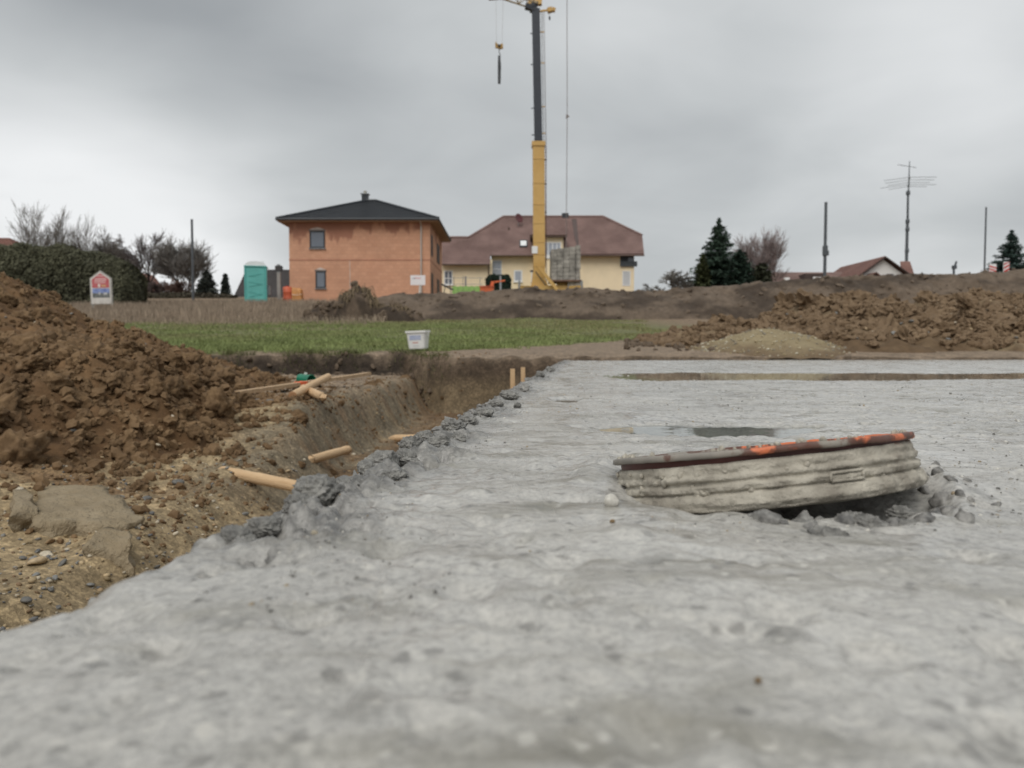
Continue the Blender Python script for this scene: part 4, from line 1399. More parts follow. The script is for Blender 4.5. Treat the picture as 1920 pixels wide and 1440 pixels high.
def mat_brick():
    m = bpy.data.materials.new('raw_clay_block'); m.use_nodes = True
    t = m.node_tree; L = t.links.new; b = t.nodes['Principled BSDF']
    tc = node(t, 'ShaderNodeTexCoord')
    sp = node(t, 'ShaderNodeSeparateXYZ'); L(tc.outputs['Object'], sp.inputs[0])
    cb = node(t, 'ShaderNodeCombineXYZ')
    L(math_node(t, 'ADD', sp.outputs[0], sp.outputs[1]), cb.inputs[0]); L(sp.outputs[2], cb.inputs[1])
    br = node(t, 'ShaderNodeTexBrick')
    br.inputs['Scale'].default_value = 1.0
    br.inputs['Brick Width'].default_value = .375; br.inputs['Row Height'].default_value = .25
    br.inputs['Mortar Size'].default_value = .008; br.inputs['Mortar Smooth'].default_value = .4
    br.inputs['Color1'].default_value = (.545, .285, .178, 1); br.inputs['Color2'].default_value = (.60, .325, .208, 1); br.inputs['Mortar'].default_value = (.43, .235, .155, 1)
    L(cb.outputs[0], br.inputs['Vector'])
    # wet stains running down from the eaves
    n = node(t, 'ShaderNodeTexNoise', Scale=.8, Detail=5.0, Roughness=.6)
    mp = node(t, 'ShaderNodeMapping'); mp.inputs['Scale'].default_value = (1, 1, .42); mp.inputs['Location'].default_value = (2.3, 0, .6)
    L(tc.outputs['Object'], mp.inputs[0]); L(mp.outputs[0], n.inputs['Vector'])
    hh = node(t, 'ShaderNodeMapRange'); hh.inputs[1].default_value = 6.9; hh.inputs[2].default_value = 9.0; hh.inputs[3].default_value = -.13; hh.inputs[4].default_value = .15
    L(sp.outputs[2], hh.inputs[0])
    st = node(t, 'ShaderNodeMapRange'); st.inputs[1].default_value = .56; st.inputs[2].default_value = .62
    L(math_node(t, 'ADD', n.outputs[0], hh.outputs[0]), st.inputs[0])
    mx = node(t, 'ShaderNodeMix', data_type='RGBA'); mx.inputs[7].default_value = (.31, .135, .088, 1)
    L(math_node(t, 'MULTIPLY', st.outputs[0], .8), mx.inputs[0]); L(br.outputs[0], mx.inputs[6])
    n2 = node(t, 'ShaderNodeTexNoise', Scale=.5, Detail=6.0, Roughness=.7); L(tc.outputs['Object'], n2.inputs['Vector'])
    mr = node(t, 'ShaderNodeMapRange'); mr.inputs[1].default_value = .3; mr.inputs[2].default_value = .7; mr.inputs[3].default_value = .86; mr.inputs[4].default_value = 1.1
    L(n2.outputs[0], mr.inputs[0])
    vm = node(t, 'ShaderNodeVectorMath', operation='SCALE'); L(mx.outputs[2], vm.inputs[0]); L(mr.outputs[0], vm.inputs[3])
    L(vm.outputs[0], b.inputs['Base Color']); b.inputs['Roughness'].default_value = .85
    return m


def course_roof(name, mat, parent, plane_pts, step=.33, lift=.045, n_out=None):
    """a roof slope of overlapping tile courses; plane_pts = outline in order, lying in one plane"""
    P = [Vector(p) for p in plane_pts]
    n = Vector((0, 0, 0))
    for i in range(len(P)):
        n += P[i].cross(P[(i + 1) % len(P)])
    n.normalize()
    if n.z < 0:
        n = -n
    hx = n.cross(Vector((0, 0, 1))).normalized()          # level direction in the plane
    up = hx.cross(n).normalized()
    if up.z < 0:
        up = -up
    o0 = P[0]
    q = [((p - o0).dot(hx), (p - o0).dot(up)) for p in P]
    t0 = min(b for a, b in q); t1 = max(b for a, b in q)

    def span(t):
        xs_ = []
        for (a, b), (c, d) in zip(q, q[1:] + q[:1]):
            if (b - t) * (d - t) < 0:
                xs_.append(a + (c - a) * (t - b) / (d - b))
        return (min(xs_), max(xs_)) if len(xs_) > 1 else None
    m = MB(); k = max(1, int(round((t1 - t0) / step)))
    for i in range(k):
        a = t0 + (t1 - t0) * i / k; b = t0 + (t1 - t0) * (i + 1) / k
        sa = span(a + 1e-3); sb = span(b - 1e-3)
        if not sa or not sb:
            continue
        W3 = lambda x, t, h: tuple(o0 + hx * x + up * t + n * h)
        v = [W3(sa[0], a, lift), W3(sa[1], a, lift), W3(sb[1], b, .004), W3(sb[0], b, .004), W3(sa[0], a, -.06), W3(sa[1], a, -.06)]
        c = len(m.v); m.v += v
        m.f += [(c, c + 1, c + 2, c + 3), (c + 4, c + 5, c + 1, c), (c + 4, c, c + 3), (c + 1, c + 5, c + 2)]
    # underside
    c = len(m.v); m.v += [tuple(p - n * .06) for p in P]; m.f.append(tuple(range(c, c + len(P))))
    return m.build(name, mat, parent)


def brick_house():
    x0, x1, y0, y1, zb, zt = -15.54, -5.72, 54.0, 63.2, 2.9, 9.12
    o = empty('brick_house', ((x0 + x1) / 2, (y0 + y1) / 2, 0))
    inv = Vector(o.location)
    tag(o, 'unplastered orange brick house with dark hipped roof', 'house')
    hw, hd = (x1 - x0) / 2, (y1 - y0) / 2
    mbk = mat_brick()
    MB().box(-hw, hw, -hd, hd, zb, zt).build('wall', mbk, o)
    MB().box(-hw - .02, hw + .02, -hd - .02, hd + .02, 6.32, 6.40).build('floor_band', mat_plain('concrete_band', (.42, .20, .13), .85, var=.15), o)
    ov = .68; ze = 9.10; za = 11.3; rl = .35
    tile = mat_plain('anthracite_tile', (.030, .034, .040), .45, var=.18, scale=1.2)
    A = (-hw - ov, -hd - ov, ze); B = (hw + ov, -hd - ov, ze); Cc = (hw + ov, hd + ov, ze); D = (-hw - ov, hd + ov, ze)
    R0 = (-rl, 0, za); R1 = (rl, 0, za)
    rf = course_roof('roof', tile, o, [A, B, R1, R0])
    course_roof('roof', tile, o, [B, Cc, R1]); course_roof('roof', tile, o, [Cc, D, R0, R1]); course_roof('roof', tile, o, [D, A, R0])
    for p, q in ((A, R0), (B, R1), (Cc, R1), (D, R0), (R0, R1)):
        MB().tube([Vector(p) + Vector((0, 0, .05)), Vector(q) + Vector((0, 0, .06))], .085, 6).build('ridge_tile', tile, rf)
    MB().box(-hw - ov + .04, hw + ov - .04, -hd - ov + .04, hd + ov - .04, ze - .17, ze - .08).build('soffit', mat_plain('soffit_wood', (.33, .20, .13), .8, var=.2), o)
    g = MB()
    for a, b in ((A, B), (B, Cc), (Cc, D), (D, A)):
        a = Vector(a); b = Vector(b); g.tube([a + Vector((0, 0, -.04)), b + Vector((0, 0, -.04))], .075, 6)
    g.build('gutter', M_anth, o)
    ch = MB().box(-.72, -.26, .0, .5, za - .4, za + .52).build('chimney', M_anth, o)
    MB().box(-.80, -.18, -.08, .58, za + .52, za + .58).build('cap_plate', M_grey, ch)
    MB().lathe([(.10, za + .58), (.10, za + .72), (.16, za + .76), (.0, za + .86)], 10, (-.49, .25, 0)).build('flue_cowl', mat_plain('cowl', (.5, .47, .40), .4, .4), ch)
    cx = inv.x
    lm = mat_plain('lintel_mortar', (.55, .47, .42), .85, var=.2, scale=2)
    for (a, b, z0, z1) in ((-14.10, -13.03, 7.16, 8.36), (-13.72, -13.0, 4.38, 5.58)):
        w = window(o, a - cx, b - cx, z0, z1, -hd, M_anth, M_glass, sill=M_grey, fw=.10)
        MB().box(a - cx - .05, b - cx + .05, -hd - .045, -hd + .05, z1 + .004, z1 + .09).build('roller_box', mat_plain('roller_box', (.2, .16, .14), .7), w)
        MB().poly([(a - cx, -hd - .004, z1 + .09), (b - cx, -hd - .004, z1 + .09), (b - cx - .2, -hd - .004, z1 + .17), ((a + b) / 2 - cx, -hd - .004, z1 + .26), (a - cx + .12, -hd - .004, z1 + .16)], (0, .02, 0)).build('mortar_patch', lm, w)
    for (ya, yb, z0, z1) in ((54.7, 55.7, 6.75, 8.25), (58.8, 60.8, 6.75, 8.2)):
        window(o, ya - inv.y, yb - inv.y, z0, z1, hw, M_anth, M_anth, 'y')
    for (ya, yb, z0, z1) in ((54.7, 55.8, 3.3, 5.55), (58.9, 60.6, 3.3, 5.5)):
        window(o, ya - inv.y, yb - inv.y, z0, z1, hw, M_anth, M_anth, 'y', 'door')
    MB().tube([(hw - .60, -hd - .62, ze - .1), (hw - .60, -hd - .3, ze - .25), (hw - .60, -hd - .09, ze - .45), (hw - .62, -hd - .09, 3.2)], .055, 8).build('downpipe', mat_plain('zinc', (.48, .44, .40), .4, .2, var=.1), o)
    MB().box(-hw + 4.2, -hw + 4.24, -hd - .01, -hd, 3.3, 6.3).build('wall_joint', lm, o)


brick_house()

# ---- the yellow house: one big roof plane towards us, lower wing to the left, gabled dormer
def yellow_house():
    y_e = 74.0; z_e = 9.2; sl = 0.88

    def rp(u, v):
        """point of the front roof plane seen at the pixel"""
        r = pixel_dir(u, v); n = Vector((0, -sl, 1)); p0 = Vector((0, y_e, z_e))
        return EYE + r * ((p0 - EYE).dot(n) / r.dot(n))
    base = Vector((4, 76, 0))
    o = empty('yellow_house', base)
    tag(o, 'pale yellow house with wide brown tiled roof and dormer', 'house')
    loc = lambda p: Vector(p) - base
    tile = mat_plain('brown_tile', (.150, .092, .080), .75, 0, col2=(.235, .152, .134), scale=.55, bump=.01, bscale=6, detail=7)
    wallm = mat_plain('yellow_render', (.82, .685, .475), .85, var=.05, scale=.8, bump=.004, bscale=30)
    E1, E2, E3, E4 = rp(826, 495), rp(919, 495), rp(919, 478), rp(1208, 478)
    K1, K2, K3, K4, K5 = rp(1204, 442), rp(1131, 407), rp(944, 407), rp(879, 446), rp(826, 446)
    rf = course_roof('roof', tile, o, [loc(p) for p in (E1, E2, E3, E4, K1, K2, K3, K4, K5)], .34, .05)
    # the back slope and the hips
    yr = K2.y; zr = K2.z
    back = lambda p: Vector((p.x, 2 * yr - p.y, p.z))
    course_roof('roof', tile, o, [loc(p) for p in (K2, back(K1), back(E4), back(E3), K3)], .34, .05)
    course_roof('roof', tile, o, [loc(p) for p in (K1, back(K1), K2)], .34, .05)
    course_roof('roof', tile, o, [loc(p) for p in (K4, K3, back(K4))], .34, .05)
    yw = K4.y
    backw = lambda p: Vector((p.x, 2 * yw - p.y, p.z))
    course_roof('roof', tile, o, [loc(p) for p in (K5, K4, backw(E2), backw(E1))], .34, .05)
    for p, q in ((K3, K2), (K1, K2), (K3, K4), (K4, K5)):
        MB().tube([loc(p) + Vector((0, 0, .05)), loc(q) + Vector((0, 0, .05))], .13, 6).build('ridge_tile', tile, rf)
    ug = mat_plain('verge_board', (.10, .065, .05), .7, var=.2)
    # walls
    xl = rp(921, 478).x; xr = at(1189, 500, 74.6).x; yb = 2 * yr - 74.6
    zt = z_e + .42
    MB().box(xl - 4, xr - 4, 74.6 - 76, yb - 76, 4.3, zt).build('wall', wallm, o)
    g = MB(); hx = xr - 4
    g.poly([(hx, 74.6 - 76, zt), (hx, yb - 76, zt), (hx, loc(back(K1)).y, K1.z - .35), (hx, loc(K1).y, K1.z - .35)], (-.25, 0, 0)); g.build('gable_wall', wallm, o)
    wx0 = at(828, 500, 73.4).x - 4; 
    MB().box(wx0, xl - 4 + .1, 73.4 - 76, 2 * yw - 73.4 - 76, 4.3, 8.62).build('wing_wall', wallm, o)
    # gutters
    for p, q in ((E1, E2), (E3, E4)):
        MB().tube([loc(p) + Vector((0, -.06, -.06)), loc(q) + Vector((0, -.06, -.06))], .075, 6).build('gutter', ug, o)
    MB().tube([loc(E2) + Vector((-.15, 0, -.1)), (loc(E2).x - .15, 73.4 - 76 - .08, 8.0), (loc(E2).x - .15, 73.4 - 76 - .08, 4.4)], .06, 6).build('downpipe', ug, o)

    def win(u0, u1, v0, v1, d, **kw):
        a = at(u0, v0, d); b = at(u1, v1, d)
        return window(o, a.x - 4, b.x - 4, b.z, a.z, d - 76, M_white, kw.pop('gm', M_glass_pale), **kw)
    win(921.5, 941, 488, 518, 74.6, cross=True, fw=.06)
    win(963.5, 979.5, 506.5, 528.5, 74.6, fw=.13, sill=M_white)
    win(996, 1008, 508, 528, 74.6, fw=.13, sill=M_white)
    win(832.5, 849, 507.5, 534, 73.4, bars=1, cross=True, gm=M_glass, fw=.09, sill=M_white)
    win(1167, 1182, 508, 536, 74.6, gm=mat_plain('roller_shutter', (.52, .53, .54), .6, var=.05), fw=.07)
    # corner loggia: a dark panel on the wall paints its shaded recess
    a = at(1163, 480, 74.58); b = at(1188.5, 499, 74.58)
    lg = MB().box(a.x - 4, b.x - 4, 74.56 - 76, 74.7 - 76, b.z, a.z).build('loggia', M_anth, o)
    MB().box(a.x - 4 + .75, b.x - 4 - .04, 74.5 - 76, 74.555 - 76, b.z + .05, a.z - .12).build('pane', M_glass, lg)
    MB().box(a.x - 4 - .02, b.x - 4 + .3, 74.42 - 76, 74.47 - 76, b.z - .05, b.z + .45).build('railing', mat_plain('smoked_glass', (.05, .055, .06), .1), lg)
    # dormer, its front runs down through the eaves
    d = 73.7; ax = at(1001, 440, d).x - 4; bx_ = at(1056, 440, d).x - 4
    ztop = at(1030, 441, d).z
    dm = MB().box(ax, bx_, d - 76, d - 76 + 4.2, 4.35, ztop).build('dormer', wallm, o)
    zap = at(1035, 424, d + 1.2).z; xc = at(1033, 424, d + 1.2).x - 4
    P0 = Vector((ax - .35, d - 76 - .5, ztop - .05)); P1 = Vector((bx_ + .35, d - 76 - .5, ztop - .05)); AP = Vector((xc, d - 76 + 1.1, zap)); AB = Vector((xc, d - 76 + 5.2, zap))
    P2 = Vector((bx_ + .35, d - 76 + 4.6, ztop - .05)); P3 = Vector((ax - .35, d - 76 + 4.6, ztop - .05))
    dr = course_roof('dormer_roof', tile, o, [P0, P1, AP], .34, .05)
    course_roof('dormer_roof', tile, o, [P1, P2, AB, AP], .34, .05); course_roof('dormer_roof', tile, o, [P3, P0, AP, AB], .34, .05)
    MB().box(ax - .3, bx_ + .3, d - 76 - .45, d - 76 + 4.4, ztop - .22, ztop - .12).build('dormer_soffit', ug, o)
    MB().box(bx_ + .003, bx_ + .03, d - 76 + .05, d - 76 + 3.6, ztop - 2.2, ztop - .23).build('side_cladding', tile, o)
    MB().tube([(bx_ + .32, d - 76 - .45, ztop - .1), (bx_ + .1, d - 76 - .1, ztop - .55), (bx_ + .1, d - 76 - .1, z_e - .2)], .05, 6).build('downpipe', ug, o)
    win(1020, 1052, 454, 480, d, bars=3, fw=.10, sill=None)
    a = at(1018, 481, d); b = at(1054, 485, d)
    MB().box(a.x - 4, b.x - 4, d - 76 - .10, d - 76 + .05, b.z, a.z).build('balcony_sill', M_white, o)
    # roof furniture
    c = rp(1060, 410)
    ch = MB().box(c.x - 4 - .33, c.x - 4 + .33, yr - 76 - .2, yr - 76 + .5, zr - .5, at(1060, 400, yr).z).build('chimney', M_anth, o)
    s0 = rp(976, 464); s1 = rp(988, 453)
    nrm = Vector((0, -sl, 1)).normalized(); alu = Vector((0, 1, sl)).normalized()
    def roofpatch(u0, u1, v0, v1, name, mt, h):
        p = [loc(rp(u0, v1)), loc(rp(u1, v1)), loc(rp(u1, v0)), loc(rp(u0, v0))]
        return MB().poly([q + nrm * h for q in p], -nrm * (h - .01)).build(name, mt, o)
    k = roofpatch(974, 989, 452, 464.5, 'roof_window', M_anth, .13)
    p = [loc(rp(*q)) + nrm * .14 for q in ((976, 462.5), (987, 462.5), (987, 453.5), (976, 453.5))]
    MB().poly(p, -nrm * .02).build('pane', mat_plain('sky_bright_glass', (.78, .80, .80), .15, var=.03), k)
    p = [loc(rp(*q)) + nrm * .075 for q in ((1083, 470), (1086, 470), (1081, 412), (1072, 412), (1076, 440))]
    MB().poly(p, -nrm * .02).build('flashing', mat_plain('lead_flashing', (.085, .058, .052), .6, var=.2), o)
    # satellite dish
    q = loc(rp(972, 424))
    dish = MB().lathe([(0, .0), (.25, .03), (.45, .10), (.48, .12), (.46, .13), (.25, .05), (0, .02)], 18).build('satellite_dish', mat_plain('dark_red_dish', (.10, .025, .028), .45, var=.1), o, True)
    dish.location = q + Vector((0, -.35, .70)); dish.rotation_euler = (R(75), 0, R(40))
    MB().tube([q, q + Vector((0, -.05, .45)), q + Vector((0, -.28, .68))], .035, 6).build('dish_bracket', M_grey, o)
    q = loc(rp(954, 431)) + nrm * .1
    MB().lathe([(.09, -.15), (.09, .12), (.12, .14), (0, .2)], 8, tuple(q)).build('roof_vent', ug, o)


yellow_house()


def dark_house():
    d = 82.0
    A, B, Cc, D = at(436, 562, d), at(640, 562, d), at(600, 505.5, d + 3.2), at(462, 505.5, d + 3.2)
    base = Vector((A.x, d, 0)); o = empty('dark_house', base)
    tag(o, 'house with steep near black roof behind the turquoise cabin', 'house')
    tile = mat_plain('black_tile', (.042, .036, .036), .7, var=.25, scale=.8)
    l = lambda p: p - base
    course_roof('roof', tile, o, [l(A), l(B), l(Cc), l(D)], .36, .05)
    bk = lambda p: Vector((p.x, 2 * (d + 3.2) - p.y, p.z))
    course_roof('roof', tile, o, [l(bk(B)), l(bk(A)), l(D), l(Cc)], .36, .05)
    course_roof('roof', tile, o, [l(bk(A)), l(A), l(D)], .36, .05)
    MB().box(.6, l(B).x, .4, 6.0, 4.8, A.z - .1).build('wall', mat_plain('dim_render', (.45, .42, .38), .85), o)
    c = at(523, 503, d + 3.2) - base
    ch = MB().box(c.x - .35, c.x + .35, c.y - .3, c.y + .3, c.z - 1.0, c.z + .25).build('chimney', mat_plain('soot_brick', (.05, .045, .045), .8), o)
    MB().box(c.x - .2, c.x + .12, c.y - .15, c.y + .15, c.z + .25, c.z + .42).build('chimney_pot', M_grey, ch)


dark_house()


def red_roof_houses():
    tile = mat_plain('old_red_tile', (.14, .062, .045), .8, 0, col2=(.22, .105, .08), scale=.6, detail=6)
    wh = mat_plain('pale_render', (.60, .59, .57), .85, var=.05)
    # low red-brown roof sloping down behind the hedge, with a pale gable
    d = 80.0
    A, B, Cc, D = at(180, 566, d), at(300, 566, d), at(262, 530, d + 3.5), at(180, 522, d + 3.5)
    D = Vector((D.x, Cc.y, Cc.z)); base = Vector((A.x, d, 0)); o = empty('red_roof_house', base)
    tag(o, 'house with low red brown roof beside the end of the hedge', 'house')
    course_roof('roof', tile, o, [A - base, B - base, Cc - base, D - base], .36, .05)
    bk = lambda p: Vector((p.x, 2 * Cc.y - p.y, p.z))
    course_roof('roof', tile, o, [bk(B) - base, bk(A) - base, D - base, Cc - base], .36, .05)
    course_roof('roof', tile, o, [B - base, bk(B) - base, Cc - base], .36, .05)
    MB().box(.3, (B - A).x - .6, .5, 6.5, 4.8, A.z - .05).build('wall', wh, o)
    d = 88.0
    base = Vector((at(235, 520, d).x, d, 0)); o = empty('gable_house', base)
    tag(o, 'small white gabled house with brown roof among the bare trees', 'house')
    ap = at(233, 506, d) - base; e0 = at(214, 530, d) - base; e1 = at(250, 530, d) - base
    MB().poly([(e0.x, 0, 4.9), (e1.x, 0, 4.9), (e1.x, 0, e1.z), (ap.x, 0, ap.z), (e0.x, 0, e0.z)], (0, 7, 0)).build('wall', wh, o)
    y = Vector((0, 7.6, 0)); f = Vector((0, -.5, .06))
    for e, s in ((e0, -1), (e1, 1)):
        ee = e + Vector((.4 * s, 0, -.25))
        course_roof('roof', tile, o, [ee + f, ee + f + y, ap + f + y, ap + f], .36, .05)
    d = 70.0
    base = Vector((at(-60, 452, d).x, d, 0)); o = empty('hedge_side_house', base)
    tag(o, 'house whose red roof ridge just shows over the tall hedge', 'house')
    A, B, Cc, D = at(-160, 480, d), at(34, 480, d), at(17, 446, d + 4), at(-140, 446, d + 4)
    bk = lambda p: Vector((p.x, 2 * (d + 4) - p.y, p.z))
    course_roof('roof', tile, o, [A - base, B - base, Cc - base, D - base], .36, .05); course_roof('roof', tile, o, [bk(B) - base, bk(A) - base, D - base, Cc - base], .36, .05)
    course_roof('roof', tile, o, [B - base, bk(B) - base, Cc - base], .36, .05)
    MB().box((A - base).x + .5, (B - base).x - .6, .6, 7.4, 4.4, A.z - .03).build('wall', wh, o)


red_roof_houses()


def right_house():
    d = 86.0
    tile = mat_plain('faded_brown_tile', (.155, .098, .085), .8, 0, col2=(.225, .15, .13), scale=.5, detail=6)
    tile2 = mat_plain('red_brown_tile', (.17, .085, .068), .8, 0, col2=(.24, .13, .105), scale=.5, detail=6)
    wh = mat_plain('white_render', (.70, .69, .67), .85, var=.04)
    dk = mat_plain('dark_barge_board', (.055, .035, .03), .7, var=.2)
    base = Vector((at(1600, 520, d).x, d, 0)); o = empty('white_gabled_house', base)
    tag(o, 'white gabled house with brown roofs behind the earth bank', 'house')
    l = lambda p: Vector(p) - base
    zb = 5.3
    # long low wing
    R0, R1 = at(1440, 510.5, d + 4), at(1640, 508.5, d + 4)
    E0, E1 = Vector((R0.x, d - .5, R0.z - 3.2)), Vector((R1.x, d - .5, R0.z - 3.2))
    R1 = Vector((R1.x, R0.y, R0.z))
    course_roof('roof', tile, o, [l(E0), l(E1), l(R1), l(R0)], .36, .05)
    bk = lambda p: Vector((p.x, 2 * (d + 4) - p.y, p.z))
    course_roof('roof', tile, o, [l(bk(E1)), l(bk(E0)), l(R0), l(R1)], .36, .05)
    MB().box(l(E0).x + .4, l(E1).x, .1, 8, zb, E0.z + .5).build('wall', wh, o)
    # shed dormer with dark roof and two bright windows
    a = at(1510, 513, d + 1.2) - base; b = at(1545, 524, d + 1.2) - base
    sd_ = MB().box(a.x, b.x, a.y, a.y + 2.2, b.z - .5, a.z).build('shed_dormer', dk, o)
    for u0, u1 in ((1525, 1533), (1535.5, 1543.5)):
        p = at(u0, 519, d + 1.1) - base; q = at(u1, 526, d + 1.1) - base
        MB().box(p.x, q.x, p.y - .02, p.y + .1, q.z, p.z).build('pane', M_white, sd_)
    p = at(1467, 521.5, d + 1.5) - base; q = at(1477, 526, d + 1.2) - base
    MB().box(p.x, q.x, p.y - .9, p.y - .4, q.z, p.z).build('roof_window', M_white, o)
    # gabled main part towards us
    y0 = d - 3.0
    ap = at(1659.5, 480, y0); e0 = at(1600, 523, y0); e1 = at(1714, 519, y0)
    AP, L0, L1 = l(ap), l(e0), l(e1)
    MB().poly([(L0.x + .5, AP.y + .35, zb), (L1.x - .5, AP.y + .35, zb), (L1.x - .5, AP.y + .35, L1.z - .05), (AP.x, AP.y + .35, AP.z - .35), (L0.x + .5, AP.y + .35, L0.z - .05)], (0, 9, 0)).build('gable_wall', wh, o)
    yb = Vector((0, 11, 0))
    course_roof('roof', tile2, o, [L0, L0 + yb, AP + yb, AP], .36, .05); course_roof('roof', tile2, o, [L1, L1 + yb, AP + yb, AP], .36, .05)
    for e in (L0, L1):
        MB().bar(e + Vector((0, -.06, -.12)), AP + Vector((0, -.06, -.12)), .09, .34, (0, 1, 0)).build('barge_board', dk, o)
    # side roof behind to the right
    p = [l(at(1688, 490, d + 2)), l(at(1706, 490, d + 2)), l(at(1716, 520, d - 1)), l(at(1690, 520, d - 1))]
    course_roof('roof', tile2, o, p, .36, .05)
    # porch gable and window in the gable wall
    pa, p0, p1 = l(at(1643, 510, y0 - 1.2)), l(at(1618, 526, y0 - 1.2)), l(at(1664, 526, y0 - 1.2))
    course_roof('porch_roof', tile2, o, [p0, p0 + Vector((0, 1.6, 0)), pa + Vector((0, 1.6, 0)), pa], .36, .05); course_roof('porch_roof', tile2, o, [p1, p1 + Vector((0, 1.6, 0)), pa + Vector((0, 1.6, 0)), pa], .36, .05)
    MB().poly([p0 + Vector((.4, .1, -.2)), p1 + Vector((-.4, .1, -.2)), pa + Vector((0, .1, -.2))], (0, .1, 0)).build('porch_front', dk, o)
    w0 = l(at(1665, 513, y0)); w1 = l(at(1678, 521, y0))
    window(o, w0.x, w1.x, w1.z - .3, w0.z, AP.y + .33, dk, M_glass, bars=2)


right_house()


# ------------------------------------------------------------------ crane
def crane():
    D = 50.0
    pb = at(1011, 547, D); zg = gz(pb.x, D)
    base = Vector((pb.x, D, zg)); o = empty('tower_crane', base)
    tag(o, 'yellow and dark blue self-erecting tower crane with stacked concrete ballast', 'crane')
    yl = mat_plain('crane_yellow', (.49, .295, .085), .5, 0, col2=(.59, .375, .13), scale=.8, detail=6)
    dk = mat_plain('crane_blue_black', (.028, .034, .046), .45, var=.15)
    rope = mat_plain('steel_rope', (.22, .19, .18), .5, .3)
    l = lambda p: Vector(p) - base
    P = lambda u, v, dd=0: l(at(u, v, D + dd))
    # lower yellow mast: four faces with plates
    w = .74
    a = Vector((0, 0, .5)); b = P(1009.5, 272)
    MB().bar(a, b, w, w, (0, 1, 0)).build('lower_mast', yl, o)
    for k, v in enumerate((300, 345, 385, 420, 455, 478, 500, 520)):
        p = P(1010.2 + (v - 300) * .002, v)
        MB().box(p.x - w / 2 - .015, p.x + w / 2 + .015, -w / 2 - .02, w / 2 + .02, p.z - .035, p.z + .035).build('stiffener', yl, o)
    p = P(1009.5, 271)
    MB().box(p.x - w / 2 - .06, p.x + w / 2 + .06, -w / 2 - .06, w / 2 + .06, p.z - .16, p.z + .12).build('mast_collar', yl, o)
    # upper dark mast
    t = P(1004.5, 18)
    MB().bar(b, t, .50, .50, (0, 1, 0)).build('upper_mast', dk, o)
    for v in (60, 118, 200, 250):
        q = P(1012.5 + .01 * (v - 60), v)
        MB().bar(q + Vector((-.1, 0, 0)), q + Vector((.28, 0, 0)), .06, .06).build('rope_guide', yl, o)
        q = P(999 + .012 * (v - 60), v + 3)
        MB().bar(q + Vector((-.16, 0, 0)), q + Vector((.05, 0, 0)), .05, .05).build('step_bracket', dk, o)
    for v in (300, 345, 398, 440):
        q = P(1021, v)
        MB().bar(q + Vector((-.15, 0, 0)), q + Vector((.14, 0, 0)), .06, .06).build('rope_guide', dk, o)
    # ropes behind the mast
    for u0, u1, r_ in ((1015.5, 1019.5, .022), (1018.5, 1023.5, .014), (1020.5, 1024.5, .010)):
        MB().tube([P(u0, 22, .3), P(u1, 275, .3), P(u1 - 1, 500, .3)], r_, 5).build('hoist_rope', rope, o)
    ld = MB()
    for du in (0, 3.0):
        ld.tube([P(1020.5 + du, 275), P(1021.5 + du, 535)], .022, 5)
    for v in range(280, 535, 6):
        ld.tube([P(1020.6, v), P(1024, v)], .012, 4)
    ld.build('ladder', mat_plain('ladder_brown', (.20, .10, .06), .6), o)
    # plates on the mast
    q = P(1003, 468, -.42)
    MB().box(q.x - .2, q.x + .17, q.y - .01, q.y + .02, q.z - .24, q.z + .22).build('white_plate', M_white, o)
    # head: dark hinge, yellow block, jib
    MB().bar(P(985, 12), P(1006, 17), .28, .42, (0, 1, 0)).build('jib_hinge', dk, o)
    MB().bar(P(999, 22), P(1003, 5), .40, .55, (0, 1, 0)).build('mast_head', dk, o)
    MB().bar(P(990, 3), P(1016, 3.5), .40, .34, (0, 1, 0)).build('slewing_block', yl, o)
    # lattice jib, leaving to the upper left and towards us
    j0 = P(1000, 10); dirv = Vector((-1.75, -1.05, .10)).normalized(); side = dirv.cross(Vector((0, 0, 1))).normalized() * .42
    up = Vector((0, 0, .95)); Lj = 22.0
    jb = MB()
    ch = [j0 + side, j0 - side, j0 + up]
    for c in ch:
        jb.bar(c, c + dirv * Lj, .075, .075)
    n = 26
    for i in range(n):
        s0, s1 = Lj * i / n, Lj * (i + 1) / n; sm = (s0 + s1) / 2
        for c in ch[:2]:
            jb.bar(c + dirv * s0, ch[2] + dirv * sm, .04, .04); jb.bar(ch[2] + dirv * sm, c + dirv * s1, .04, .04)
        jb.bar(ch[0] + dirv * s0, ch[1] + dirv * s0, .035, .035); jb.bar(ch[0] + dirv * s0, ch[1] + dirv * s1, .035, .035)
    jb.build('jib', mat_plain('jib_galvanised', (.42, .34, .22), .5, .2, var=.2), o)
    # counter strut and yellow block on the right of the head
    cs = P(1006, 22); ce = P(1028, 19)
    MB().bar(cs, ce, .10, .10).build('counter_strut', yl, o)
    MB().bar(P(1026.5, 20), P(1035, 18), .36, .26, (0, 0, 1)).build('strut_end', yl, o)
    MB().bar(P(1035, 17.5), P(1041, 19.5), .30, .20, (0, 0, 1)).build('strut_tip', yl, o)
    MB().tube([P(1030.5, 24), P(1030.5, 31)], .012, 4).build('short_rope', rope, o)
    MB().lathe([(0, -.13), (.05, -.11), (.06, .08), (.0, .13)], 8, tuple(P(1030.5, 34))).build('rope_weight', dk, o)
    # long guy rope to the ballast, running up to the guy post over the head
    top = P(1063, -60)
    MB().tube([top, P(1063.5, 218), P(1062, 402), P(1061, 520)], .022, 5).build('guy_rope', rope, o)
    g = P(1064, 218)
    MB().poly([g + Vector((-.10, 0, -.16)), g + Vector((.14, 0, .0)), g + Vector((-.08, 0, .16))], (0, .06, 0)).build('rope_fitting', rope, o)
    MB().bar(P(1003, 3), top, .12, .12).build('guy_post', yl, o)
    # base: chassis, brace, winch and outriggers
    ub = Vector((0, 0, 0))
    ch_ = MB(); zc = .42
